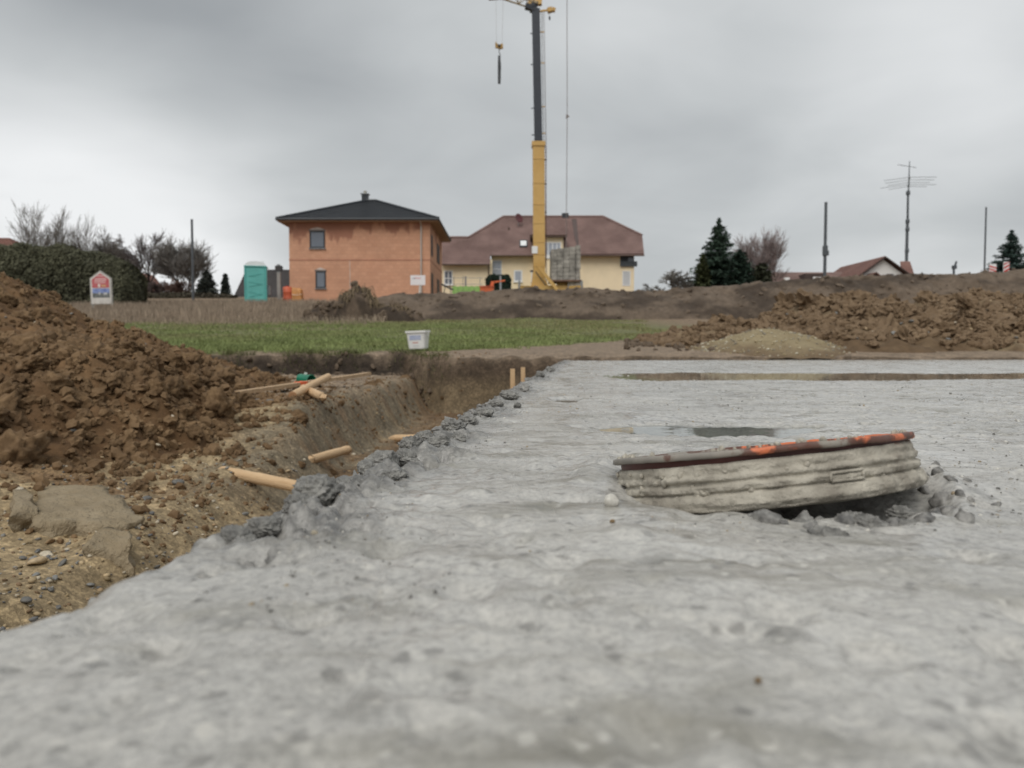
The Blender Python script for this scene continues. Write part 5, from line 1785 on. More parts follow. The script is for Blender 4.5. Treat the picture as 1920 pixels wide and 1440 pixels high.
    ch_.box(-.55, 2.6, -.55, .55, .18, .50); ch_.build('chassis', yl, o)
    for sx, sy in ((-1.3, -1.6), (2.6, -1.7), (2.6, 1.7), (-1.3, 1.7)):
        rt = MB().bar((.0 if sx < 0 else 1.6, 0, .36), (sx, sy, .28), .24, .24).build('outrigger', yl, o)
        MB().lathe([(0, -.40), (.26, -.40), (.26, -.34), (.07, -.30), (.07, .30), (0, .30)], 10, (sx, sy, .40)).build('foot_plate', M_grey, rt)
    MB().bar(P(1010, 500, -.95), P(1046, 545, -.95), .20, .20, (0, 1, 0)).build('mast_brace', yl, o)
    MB().bar(P(1004, 509, -.4), P(1028, 541, -.4), .05, .05, (0, 1, 0)).build('tilt_cylinder', dk, o)
    q = P(1006, 509)
    MB().bar(q + Vector((-.42, -.2, 0)), q + Vector((.5, -.2, 0)), .14, .12).build('hinge_pin', dk, o)
    MB().poly([P(999, 510, -.38), P(1012, 500, -.38), P(1032, 545, -.38), P(996, 545, -.38)], (0, .76, 0)).build('foot_frame', yl, o)
    m = MB(); q = P(1056, 534)
    m.lathe([(0, -.4), (.30, -.4), (.34, -.36), (.26, -.32), (.26, .32), (.34, .36), (.30, .4), (0, .4)], 16)
    wn = m.build('winch_drum', yl, o, True); wn.location = q; wn.rotation_euler = (0, R(90), 0)
    # ballast: concrete blocks stacked in two packs
    bc = mat_plain('weathered_ballast', (.12, .113, .10), .9, 0, col2=(.40, .375, .335), scale=1.9, bump=.01, bscale=14, detail=7)
    x0 = P(1032, 500).x; x1 = P(1077, 500).x; zlo = P(1050, 527).z; zhi = P(1050, 470).z
    rg = random.Random(4)
    nc, nr = 4, 8
    for c in range(nc):
        for r_ in range(nr):
            xa = x0 + (x1 - x0) * c / nc; xb = x0 + (x1 - x0) * (c + 1) / nc
            top_ = zhi + .20 * (c / nc)
            za = zlo + (top_ - zlo) * r_ / nr; zb = zlo + (top_ - zlo) * (r_ + 1) / nr
            j = rg.uniform(-.02, .02)
            bl = MB().box(xa + .012, xb - .012, -.8 + j, .9 + j, za + .010, zb - .006).build('ballast_block', bc, o)
    for r_ in range(9):
        xa, xb = x1 + .02, P(1086, 500).x
        top_ = zhi + .26; z0 = P(1050, 541).z
        za = z0 + (top_ - z0) * r_ / 9; zb = z0 + (top_ - z0) * (r_ + 1) / 9
        j = rg.uniform(-.03, .03)
        MB().box(xa + j * .4, xb + j, -.75, .85, za + .010, zb - .006).build('ballast_block', bc, o)
    q = P(1066, 535)
    MB().box(q.x - .1, x1 + .3, -.7, .8, 0.2, P(1066, 528).z).build('ballast_block', bc, o)
    MB().box(x0 - .1, x1 + .4, -.9, 1.0, zlo - .10, zlo).build('ballast_tray', mat_plain('rusty_tray', (.13, .07, .045), .7, var=.3), o)
    # hook block hanging from the trolley (a thing of its own)
    h = at(936, 86, D - 2.4); hk = empty('hook_block', h)
    tag(hk, 'small yellow hook block with dark sling hanging on two thin ropes', 'hook block')
    r2 = mat_plain('fine_rope', (.50, .50, .49), .5)
    zt = at(936, -4, D - 2.4).z - h.z
    MB().tube([(-.20, 0, zt), (-.16, 0, .12)], .009, 4).build('rope', r2, hk); MB().tube([(.25, 0, zt), (.17, 0, .06)], .009, 4).build('rope', r2, hk)
    MB().poly([(-.24, -.05, .24), (-.10, -.05, .10), (.03, -.05, .06), (.22, -.05, .15), (.24, -.05, -.14), (.06, -.05, -.20), (-.24, -.05, -.10)], (0, .12, 0)).build('sheave_frame', mat_plain('hook_yellow', (.36, .22, .07), .6, var=.3, scale=5), hk)
    MB().lathe([(0, -.04), (.09, -.04), (.09, .04), (0, .04)], 12, (0, -.08, -.02)).build('sheave', dk, hk)
    MB().tube([(0, 0, -.18), (0, 0, -.42), (.06, 0, -.50), (.07, 0, -.58), (0, 0, -.64), (-.06, 0, -.58)], .035, 6).build('hook', M_grey, hk)
    MB().tube([(0, 0, -.60), (.01, 0, -1.2), (0, 0, -2.25)], [.07, .10, .085], 8).build('sling', mat_plain('dark_sling', (.06, .065, .07), .8), hk)
    # trolley that carries it
    q = l(at(938, -1, D - 2.4))
    MB().bar(q + Vector((-.7, 0, .05)), q + Vector((.6, -.1, .12)), .18, .16).build('trolley', mat_plain('trolley_red', (.20, .10, .07), .6), o)


crane()
# ------------------------------------------------------------------ building-site things between the houses
def portable_toilet():
    d = 49.0
    p = at(481, 557, d); zg = gz(p.x, d)
    o = empty('portable_toilet', (p.x, d, zg), R(14))
    tag(o, 'turquoise portable toilet cabin with pale domed roof', 'toilet cabin')
    tq = mat_plain('turquoise_plastic', (.115, .42, .385), .5, var=.1, scale=1.3)
    tq2 = mat_plain('turquoise_panel', (.085, .36, .33), .5, var=.08, scale=1.3)
    top = at(481, 502, d).z - zg; w = .62
    MB().box(-w, w, -w, w, .12, top).build('cabin', tq, o)
    MB().box(-w - .04, w + .04, -w - .04, w + .04, .0, .14).build('skid_base', M_grey, o)
    for s in (-1, 1):
        MB().box(s * w - .05, s * w + .05, -w - .03, -w + .05, .14, top).build('corner_post', tq2, o)
    dr = MB().box(-w + .10, w - .10, -w - .022, -w, .24, top - .10).build('door', tq, o)
    for k in range(5):
        z = .4 + k * .32
        MB().bar((-.40, -w - .03, z), (.40, -w - .03, z + .18 * (-1) ** k), .04, .02, (0, 1, 0)).build('moulded_rib', tq2, dr)
    MB().box(-.28, .02, -w - .035, -w - .02, top - .62, top - .50).build('vent_slot', tq2, dr)
    for k in range(3):
        MB().box(w, w + .02, -.4 + k * .3, -.25 + k * .3, .3, top - .15).build('side_rib', mat_plain('pale_turquoise', (.22, .47, .44), .5), o)
    MB().box(-w - .06, w + .06, -w - .06, w + .06, top, top + .06).build('roof_edge', tq2, o)
    m = MB(); n = 8
    wr = mat_plain('translucent_roof', (.74, .78, .79), .4, var=.03)
    prof = [(-w - .03, 0), (-w + .08, .17), (-w * .5, .26), (0, .29), (w * .5, .26), (w - .08, .17), (w + .03, 0)]
    m.poly([(x, -w - .03, top + .06 + z) for x, z in prof], (0, 2 * w + .06, 0))
    m.build('roof_dome', wr, o)
    MB().tube([(w * .6, .3, top), (w * .6, .3, top + .45)], .05, 8).build('vent_pipe', wr, o)
    MB().box(w + .03, w + .22, -.35, .35, .55, 1.15).build('wash_basin', M_grey, o)


portable_toilet()


def site_bits():
    # grey post by the dark house
    d = 52.0; p = at(523.5, 558, d); z = gz(p.x, d)
    o = empty('grey_post', (p.x, d, z)); h = at(523.5, 511, d).z - z
    MB().box(-.11, .11, -.09, .09, -.3, h).build('shaft', mat_plain('grey_wood', (.30, .275, .255), .8, var=.15, scale=3), o)
    MB().box(-.13, .13, -.11, .11, h, h + .04).build('cap', M_grey, o)
    tag(o, 'plain grey post standing before the black roofed house', 'post')
    # red orange container and ochre tarpaulin stack at the brick house corner
    d = 50.5; p = at(539, 558, d); z = gz(p.x, d)
    o = empty('site_barrel', (p.x, d, z)); h = at(539, 538, d).z - z
    orr = mat_plain('signal_orange', (.62, .125, .055), .5, var=.15, scale=3)
    MB().lathe([(0, 0), (.25, 0), (.28, .06), (.28, .30), (.295, .33), (.28, .36), (.28, h - .38), (.295, h - .35), (.28, h - .32), (.28, h - .04), (.24, h), (0, h)], 18).build('drum', orr, o, True)
    MB().lathe([(.10, h), (.10, h + .06), (0, h + .06)], 10).build('bung', mat_plain('red_bung', (.35, .05, .04), .5), o)
    tag(o, 'bright orange drum beside the left corner of the brick house', 'drum')
    d = 52.6; p = at(557, 558, d); z = gz(p.x, d)
    o = empty('tarpaulin_pile', (p.x, d, z)); h = at(557, 540, d).z - z
    tp = mat_plain('ochre_tarp', (.52, .235, .07), .6, var=.2, scale=3)
    rg = np.random.RandomState(3)
    xs = np.linspace(-.42, .42, 26); ys = np.linspace(-.35, .35, 20)
    X, Y = np.meshgrid(xs, ys); e = np.maximum(np.abs(X) / .42, np.abs(Y) / .35)
    Z = h * (1 - sstep(.72, 1.0, e)) * (1 + .10 * fbm(X * 6, Y * 6, None, 3, 5)) - .05
    np_mesh('tarpaulin', np.stack([X, Y, Z], -1).reshape(-1, 3), grid_faces(20, 26), tp, o)
    q = MB().tube([(-.44, -.36, h * .55), (0, -.40, h * .5), (.44, -.36, h * .55)], .012, 5); q.build('lashing_strap', M_white, o)
    tag(o, 'ochre tarpaulin bundle against the brick house front', 'tarpaulin')
    # white board on a post in front of the brick house
    d = 46.0; p = at(788, 556, d); z = gz(p.x, d)
    o = empty('notice_board', (p.x, d, z))
    t0 = at(769.5, 516, d); t1 = at(797.5, 534.5, d)
    o_ = Vector((p.x, d, z)); a = t0 - o_; b = t1 - o_
    MB().bar((-.10, .05, -.3), (.0, .05, a.z - .1), .09, .07, (0, 1, 0)).build('post', mat_plain('pale_post', (.55, .52, .48), .7), o)
    MB().box(a.x, b.x, -.012, .012, b.z, a.z).build('panel', mat_plain('white_sheet', (.76, .73, .74), .5, var=.03), o)
    MB().box(a.x + .24, a.x + .62, -.018, -.013, a.z - .22, a.z - .12).build('red_lettering', mat_plain('faded_red', (.68, .40, .42), .5, 0, col2=(.75, .62, .63), scale=26, stretch=(1, 1, .3)), o)
    MB().box(a.x + .10, a.x + .28, -.018, -.013, a.z - .23, a.z - .15).build('grey_lettering', mat_plain('faded_grey', (.52, .50, .53), .5, 0, col2=(.7, .68, .7), scale=26, stretch=(1, 1, .3)), o)
    tag(o, 'small white notice board with faded red lettering before the brick house', 'sign')
    # dark scaffold trestle by the house corner
    d = 53.0; p = at(839, 553, d); z = gz(p.x, d)
    o = empty('site_trestle', (p.x, d, z))
    hh = at(839, 533, d).z - z
    for s in (-1, 1):
        MB().bar((s * .30, 0, -.1), (s * .16, 0, hh), .05, .05, (0, 1, 0)).build('leg', M_anth, o)
    MB().bar((-.42, 0, hh), (.40, 0, hh - .38), .10, .34, (0, 1, 0)).build('folded_sheet', M_anth, o)
    MB().bar((-.26, 0, hh * .4), (.26, 0, hh * .4), .04, .04).build('cross_bar', M_grey, o)
    tag(o, 'dark trestle with a folded sheet by the brick house door', 'trestle')
    # lime green panel fence and lattice frames behind it
    d = 55.0; a = at(848, 553, d); b = at(900, 553, d); z = gz(a.x, d); o = empty('green_fence', (a.x, d, z))
    gm = mat_plain('lime_green_sheet', (.27, .47, .13), .6, var=.1, scale=2)
    hh = at(860, 536.5, d).z - z; n = 5; W_ = b.x - a.x
    for k in range(n):
        m = MB(); x0 = W_ * k / n
        m.poly([(x0 + .02, 0, .05), (x0 + W_ / n - .02, 0, .05), (x0 + W_ / n - .02, 0, hh - .05), (x0 + W_ / n * .5, 0, hh + .03), (x0 + .02, 0, hh - .05)], (0, .05, 0)); m.build('panel', gm, o)
    for k in range(n + 1):
        MB().box(W_ * k / n - .018, W_ * k / n + .018, .02, .07, -.1, hh).build('post', mat_plain('green_post', (.17, .30, .10), .6), o)
    tag(o, 'low lime green panel fence beside the orange skip', 'fence')
    d = 57.0; a = at(846, 553, d); z = gz(a.x, d); o = empty('site_fence', (a.x, d, z))
    tops = [(851, 519), (868, 517), (900, 521)]
    for u, v in tops:
        q = at(u, v, d)
        MB().tube([(q.x - a.x, 0, -.1), (q.x - a.x, 0, q.z - z)], .022, 6).build('upright', M_grey, o)
    for v in (521, 533):
        MB().tube([(0.1, 0, at(870, v, d).z - z), (at(905, v, d).x - a.x, 0, at(870, v, d).z - z)], .018, 6).build('rail', M_grey, o)
    q = at(873, 518, d)
    MB().box(q.x - a.x - .07, q.x - a.x + .07, -.05, .05, 0, q.z - z).build('grey_pillar', mat_plain('pillar_grey', (.30, .28, .27), .7), o)
    tag(o, 'thin grey mesh fence frames behind the lime green panels', 'fence')
    # orange skip with arm
    d = 54.0; a = at(900.5, 551, d); b = at(926, 551, d); z = gz(a.x, d); o = empty('orange_skip', ((a.x + b.x) / 2, d, z))
    w = (b.x - a.x) / 2; hh = at(910, 539, d).z - z
    sk = mat_plain('skip_orange', (.60, .13, .045), .55, var=.15, scale=2)
    m = MB(); m.poly([(-w * .9, -.5, 0), (w * .9, -.5, 0), (w, -.5, hh), (-w, -.5, hh)], (0, 1.0, 0)); m.build('tub', sk, o)
    MB().box(-w - .04, w + .04, -.56, .56, hh, hh + .07).build('rim', mat_plain('skip_rim', (.50, .09, .035), .5), o)
    for s in (-.5, 0, .5):
        MB().box(s * w - .03, s * w + .03, -.535, -.50, .05, hh).build('rib', sk, o)
    tp_ = at(947, 526, d) - Vector(((a.x + b.x) / 2, d, z))
    MB().bar((w * .62, 0, hh), (w * .85, 0, hh + .42), .22, .2, (0, 1, 0)).build('arm_post', sk, o)
    MB().bar((w * .80, 0, hh + .36), tp_, .11, .12, (0, 1, 0)).build('arm', sk, o)
    tag(o, 'orange site mixer tub with raised arm beside the dark hedge block', 'mixer')
    # pale post in front of the hedge
    d = 55.5; a = at(938.5, 549, d); z = gz(a.x, d); o = empty('pale_post', (a.x, d, z)); hh = at(938, 518, d).z - z
    MB().tube([(0, 0, -.2), (0, 0, hh)], .075, 10).build('shaft', mat_plain('galvanised', (.36, .38, .40), .5, .3), o)
    MB().lathe([(.09, hh), (.09, hh + .03), (0, hh + .06)], 10).build('cap', M_grey, o)
    tag(o, 'pale grey metal post in front of the clipped dark hedge', 'post')


site_bits()


def estate_sign():
    d = 38.0
    p = at(191, 566, d); z = gz(p.x, d)
    o = empty('house_shaped_sign', (p.x, d, z)); o.rotation_euler = (0, R(-1.6), R(8))
    tag(o, 'house shaped billboard with red top and blue picture at the hedge', 'sign')
    s = d / 1442
    zt = at(191, 507, d).z - z; zs = at(191, 522, d).z - z; zb = at(191, 571, d).z - z; w = 19.2 * s
    fr = mat_plain('frame_white', (.50, .49, .45), .6, var=.06)
    MB().poly([(-w, 0, zb), (w, 0, zb), (w, 0, zs), (0, 0, zt), (-w, 0, zs)], (0, .10, 0)).build('backing', mat_plain('sign_back', (.36, .35, .32), .7), o)
    k = .90
    pts = [(-w * k, zb + .03), (w * k, zb + .03), (w * k, zs - .02), (0, zt - .06), (-w * k, zs - .02)]
    MB().poly([(x, -.012, zz) for x, zz in pts], (0, .011, 0)).build('white_border', mat_plain('border_white', (.60, .57, .53), .6), o)
    k = .78; zm = at(191, 539.5, d).z - z
    red = mat_plain('red_print_board', (.42, .055, .065), .5, 0, col2=(.56, .17, .18), scale=7, stretch=(.7, 1, 2.2))
    MB().poly([(x, -.020, zz) for x, zz in [(-w * k, zm), (w * k, zm), (w * k, zs - .05), (0, zt - .14), (-w * k, zs - .05)]], (0, .007, 0)).build('red_panel', red, o)
    pale = mat_plain('pale_lettering', (.62, .34, .34), .5, 0, col2=(.70, .50, .48), scale=40, stretch=(1, 1, .2))
    for (x0, x1, v, hgt) in ((-.22, .16, 517.5, .05), (-.34, .34, 523, .06), (-.34, .34, 526.5, .06), (-.34, .30, 530, .05)):
        zz = at(191, v, d).z - z
        MB().box(x0 * w * 2 * .78, x1 * w * 2 * .78, -.024, -.0205, zz - hgt / 2, zz + hgt / 2).build('lettering_line', pale, o)
    zz = at(191, 536, d).z - z
    MB().box(-.12, -.02, -.024, -.0205, zz - .06, zz + .09).build('white_emblem', mat_plain('emblem_white', (.72, .66, .60), .5), o)
    MB().box(.04, .24, -.024, -.0205, zz - .03, zz + .04).build('yellow_line', mat_plain('emblem_yellow', (.62, .42, .20), .5), o)
    # printed picture: blue sky over a white house and dark garden
    z1 = at(191, 541, d).z - z; z0 = at(191, 558, d).z - z
    zq = z0 + (z1 - z0) * .5
    MB().box(-w * k, w * k, -.020, -.013, zq, z1).build('picture_sky', mat_plain('picture_blue', (.075, .11, .34), .5, 0, col2=(.30, .38, .62), scale=4), o)
    MB().box(-w * k, w * k, -.020, -.013, z0, zq - .001).build('picture_garden', mat_plain('picture_dark', (.05, .06, .06), .5, 0, col2=(.24, .25, .24), scale=8), o)
    for x, ww, hh in ((-.10, .07, .13), (.12, .16, .10)):
        MB().box(x, x + ww, -.024, -.0205, zq - .08, zq - .08 + hh).build('picture_house', mat_plain('picture_white', (.5, .5, .5), .5), o)
    for s_ in (-1, 1):
        MB().box(s_ * w * .85 - .05, s_ * w * .85 + .05, .02, .09, -.3, zb).build('post', fr, o)


estate_sign()


# ------------------------------------------------------------------ poles, antenna, beacons
def pole(u, vt, vb, d, r, label, name='pole', fit=None, cat='pole'):
    p = at(u, vb, d); z = gz(p.x, d)
    o = empty(name, (p.x, d, z)); h = at(u, vt, d).z - z
    MB().tube([(0, 0, -.4), (0, 0, h)], [r * 1.25, r], 10).build('shaft', M_pole, o)
    MB().lathe([(r * 1.15, h - .02), (r * 1.15, h + .03), (0, h + .06)], 10).build('cap', M_grey, o)
    if fit:
        for v in fit:
            q = at(u, v, d).z - z
            MB().lathe([(r, q - .35), (r * 1.9, q - .3), (r * 1.9, q + .28), (r, q + .33)], 10).build('clamp', M_pole, o)
            MB().box(r * 1.2, r * 2.6, -.05, .05, q - .3, q).build('junction_box', M_pole, o)
    tag(o, label, cat)
    return o


pole(362.5, 412, 565, 60, .085, 'tall plain dark pole rising from the bare trees and shrubs')
pole(1546, 380, 530, 48, .085, 'tall dark pole with a clamp near the brown roofed house', fit=(470,))
pole(1845.5, 389, 520, 70, .07, 'thin pale pole near the red and white warning boards')


def antenna():
    d = 95.0; p = at(1699, 520, d); z = 6.0
    base = Vector((p.x, d, gz(p.x, d))); o = empty('antenna_mast', base)
    tag(o, 'tall radio mast with wide crossed beam antennas behind the white house', 'antenna')
    P = lambda u, v: at(u, v, d) - base
    m = M_pole
    MB().tube([Vector((P(1699, 540).x, 0, -.2)), P(1700, 470), P(1701.5, 415)], [.20, .19, .17], 8).build('lower_mast', m, o)
    MB().tube([P(1701.5, 430), P(1702.5, 365)], [.15, .13], 8).build('middle_mast', m, o)
    MB().tube([P(1702.5, 375), P(1704, 345), P(1705.5, 302)], [.09, .08, .04], 6).build('upper_mast', m, o)
    for v in (415, 430, 470, 362):
        q = P(1701.3 + (430 - v) * .02, v); MB().lathe([(.22, -.25), (.26, 0), (.22, .25)], 8, tuple(q)).build('mast_joint', m, o)
    # long beam with elements, seen from below
    c = P(1704, 342); rr = .035
    thin = mat_plain('aerial_tube', (.25, .26, .27), .5, .3)
    bm_ = MB().tube([c + Vector((-1.2, -2.6, 0)), c + Vector((1.2, 2.6, 0))], .045, 5); bm_.build('boom', thin, o)
    for k, t in enumerate((-1, -.45, .1, .6, 1)):
        q = c + Vector((1.2 * t, 2.6 * t, .05)); L = (2.9, 2.7, 2.4, 3.2, 2.2)[k]
        dv = Vector((.97, -.22, 0)) * L
        MB().tube([q - dv + Vector((0, 0, -.28)), q, q + dv + Vector((0, 0, -.12))], rr * .8, 4).build('element', thin, o)
    c = P(1705, 312)
    MB().tube([c + Vector((-1.5, -.2, .17)), c + Vector((.95, .2, -.1))], .035, 4).build('top_element', thin, o)


antenna()


def lamp():
    d = 34.0; p = at(1788.5, 515, d); o = empty('work_lamp', (p.x, d, at(1788, 519, d).z - .3))
    zz = Vector(o.location)
    P = lambda u, v: at(u, v, d) - zz
    MB().tube([(0, 0, -.1), P(1788.5, 500)], .05, 8).build('stem', M_pole, o)
    MB().tube([P(1788.5, 502), P(1791, 497), P(1793.5, 490)], [.06, .05, .04], 8).build('arm', M_pole, o)
    q = P(1789.3, 501)
    MB().box(q.x - .08, q.x + .08, -.07, .07, q.z - .08, q.z + .07).build('head', M_pole, o)
    tag(o, 'short dark bent stand on the crest of the earth bank', 'stand')


lamp()


def beacons():
    for k, (u, vt, vb, d, lab) in enumerate(((1861, 495, 511, 36, 'red and white striped warning board beside the thin pale pole'), (1886.5, 491, 512, 36, 'red and white striped warning board in front of the spruce'))):
        p = at(u, vb, d); z0 = p.z
        o = empty('warning_board', (p.x, d, z0 - .5), R(12 if k else -10))
        s = d / 1442; w = 6.0 * s; h = (vb - vt) * s
        MB().box(-w, w, -.02, .02, .5, .5 + h).build('panel', M_white, o)
        rd = mat_plain('signal_red', (.55, .04, .03), .5, var=.1)
        n = 3
        for i in range(n):
            za = .5 + h * (i + .05) / n; sl = h * .28
            sg = 1 if k else -1
            a = [(-w, za), (w, za + sl * sg), (w, za + sl * sg + h / n * .5), (-w, za + h / n * .5)]
            a = [(x, min(max(q, .5), .5 + h)) for x, q in a]
            MB().poly([(x, -.026, q) for x, q in a], (0, .005, 0)).build('red_stripe', rd, o)
        MB().tube([(0, .04, -.9), (0, .04, .5 + h * .8)], .03, 6).build('stand', M_grey, o)
        MB().box(-.3, .3, -.15, .25, -.95, -.8).build('foot', M_anth, o)
        tag(o, lab, 'warning board', 'warning boards along the bank')


beacons()

# ------------------------------------------------------------------ trees
def bare_tree(name, label, u, d, vbase, vtop, wpx, seed, style='round', bark=(.10, .085, .075), twig=None, stems=1, cat='tree', dens=1.0):
    rg = random.Random(seed)
    p = at(u, vbase, d); z = gz(p.x, d)
    o = empty(name, (p.x, d, z))
    tag(o, label, cat)
    H = at(u, vtop, d).z - z; Wd = wpx * d / 1442
    tr = MB(); cr = MB()
    upb = {'round': .30, 'upright': .42, 'weeping': .10, 'fan': .45}[style]
    spread = {'round': .85, 'upright': .62, 'weeping': .75, 'fan': .7}[style]
    maxl = {'round': 5, 'upright': 4, 'weeping': 5, 'fan': 4}[style]

    tmin = .00026 * d

    def grow(pos, dr, L, r, lvl):
        n = 3 if lvl < 3 else 2
        pts = [pos]; rad = [r]; dirs = [dr]
        for i in range(n):
            wob = Vector((rg.gauss(0, .13), rg.gauss(0, .13), rg.gauss(0, .08)))
            bend = Vector((0, 0, upb * .22 if lvl < 4 or style != 'weeping' else -.55))
            dr = (dr + wob + bend).normalized()
            pos = pos + dr * (L / n); pts.append(pos); rad.append(r * (1 - .55 * (i + 1) / n)); dirs.append(dr)
        (tr if lvl == 0 else cr).tube(pts, rad, 6 if lvl < 2 else (4 if lvl == 2 else 3), False)
        if lvl >= maxl or L < .18:
            return
        nb = (5, 5, 5, 4, 3)[lvl]
        nb = max(2, int(nb * dens + rg.random()))
        for k in range(nb):
            f = (.35 + .65 * (k + rg.random()) / nb) if lvl > 0 else (.30 + .70 * (k + rg.random() * .8) / nb)
            x = f * n; i = min(int(x), n - 1); q = pts[i].lerp(pts[i + 1], x - i)
            az = rg.uniform(0, 6.283); a = Vector((math.cos(az), math.sin(az), 0))
            base = dirs[i + 1]
            side = (a - base * a.dot(base)).normalized()
            ang = spread * rg.uniform(.55, 1.1)
            nd = (base * math.cos(ang) + side * math.sin(ang)).normalized()
            grow(q, nd, L * rg.uniform(.50, .74), max(rad[i] * rg.uniform(.5, .68), tmin), lvl + 1)
        # leader
        grow(pts[-1], dirs[-1], L * rg.uniform(.6, .72), max(rad[-1] * .95, tmin), lvl + 1)

    for s_ in range(stems):
        a = rg.uniform(0, 6.28)
        lean = 0 if stems == 1 else .26
        dv = Vector((math.cos(a) * lean * 1.2, math.sin(a) * lean, 1)).normalized()
        grow(Vector((math.cos(a) * .1, math.sin(a) * .1, -.2)), dv, H * (.34 if stems == 1 else .40), .022 * H * (1 if stems == 1 else .6), 0)
    # scale the whole tree to the size it has in the photograph
    zs = max(v[2] for v in cr.v); xa = sorted(v[0] for v in cr.v); wx = max(xa[int(len(xa) * .985)], -xa[int(len(xa) * .015)])
    kz = H / zs; kx = Wd / 2 / wx
    for m in (tr, cr):
        m.v = [(x * kx, y * kx, zz * kz) for x, y, zz in m.v]
    bk = mat_plain(name + '_bark', bark, .9, var=.3, scale=2)
    tw = mat_plain(name + '_twigs', twig or bark, .9, var=.25, scale=1)
    tr.build('trunk', bk, o, True); cr.build('crown', tw, o)
    return o


GREY = (.105, .095, .085); PURP = (.095, .070, .068)
bare_tree('bare_poplar', 'tall pale bare tree with upright limbs behind the hedge', 86, 78, 560, 374, 118, 1, 'upright', GREY, (.16, .145, .125), 4, dens=.8)
bare_tree('bare_poplar', 'bare upright tree left of the tallest one behind the hedge', 42, 80, 560, 412, 74, 2, 'upright', GREY, (.18, .165, .145), 2, dens=.7)
bare_tree('slender_bare_tree', 'slender bare tree standing alone above the hedge', 153, 78, 560, 392, 54, 3, 'upright', GREY, (.16, .145, .13), 2, dens=.75)
bare_tree('low_bare_tree', 'low spreading bare tree above the sloping end of the hedge', 195, 80, 560, 420, 84, 4, 'fan', GREY, (.15, .135, .12), 3)
bare_tree('bare_birch', 'purplish bare birch with drooping twigs beside the white gable', 246, 84, 562, 438, 58, 5, 'weeping', PURP, (.10, .075, .072), dens=1.05)
bare_tree('bare_birch', 'taller bare birch with fine drooping twigs and pale limbs', 281, 86, 562, 427, 78, 6, 'fan', PURP, (.125, .105, .10), dens=1.0)
bare_tree('round_bare_tree', 'broad round bare tree behind the tall plain pole', 350, 84, 562, 438, 124, 7, 'fan', GREY, (.18, .165, .15), 4, dens=1.1)
bare_tree('reddish_shrub', 'reddish leafless shrub at the foot of the broad bare tree', 338, 78, 564, 520, 60, 8, 'round', (.11, .07, .055), (.13, .08, .065), 3, 'shrub')
bare_tree('reddish_shrub', 'dark leafless shrub between the red roof and the bare trees', 305, 79, 564, 525, 50, 9, 'round', (.09, .065, .06), (.10, .075, .07), 3, 'shrub')
bare_tree('fruit_tree', 'low wide bare fruit tree beside the yellow house', 1262, 58, 556, 500, 116, 10, 'round', (.10, .095, .085), (.15, .14, .125), dens=1.0)
bare_tree('reddish_bare_tree', 'fan shaped reddish bare tree right of the dark conifers', 1440, 64, 548, 414, 122, 11, 'fan', (.16, .13, .12), (.25, .20, .19), 4, dens=1.0)
bare_tree('grey_shrub', 'small grey leafless shrub at the foot of the thin pale pole', 1845, 60, 530, 503, 34, 12, 'round', (.16, .14, .13), (.20, .18, .17), 3, 'shrub')


def leaf_mesh(name, P, N, size, cols, parent, mat, rg, long=1.6):
    """P points, each a small leaf-shaped pair of triangles facing about N"""
    n = len(P)
    A = rg.normal(size=(n, 3)); A -= N * (A * N).sum(1)[:, None]; A /= np.linalg.norm(A, axis=1)[:, None] + 1e-9
    B = np.cross(N, A)
    s = (size * rg.uniform(.6, 1.4, n))[:, None]
    v0 = P - A * s * long * .5; v1 = P + B * s * .5; v2 = P + A * s * long * .5; v3 = P - B * s * .5
    V = np.stack([v0, v1, v2, v3], 1).reshape(-1, 3)
    i = np.arange(n)[:, None] * 4
    F = np.concatenate([i + [0, 1, 2], i + [0, 2, 3]], 1).reshape(-1, 3)
    c = np.repeat(cols, 4, 0)
    return np_mesh(name, V, F, mat, parent, False, c)


M_leaf = mat_attr('foliage', .75, .12, 3, 0, spec=.25)
M_bark = mat_plain('conifer_bark', (.07, .05, .04), .9, var=.3)


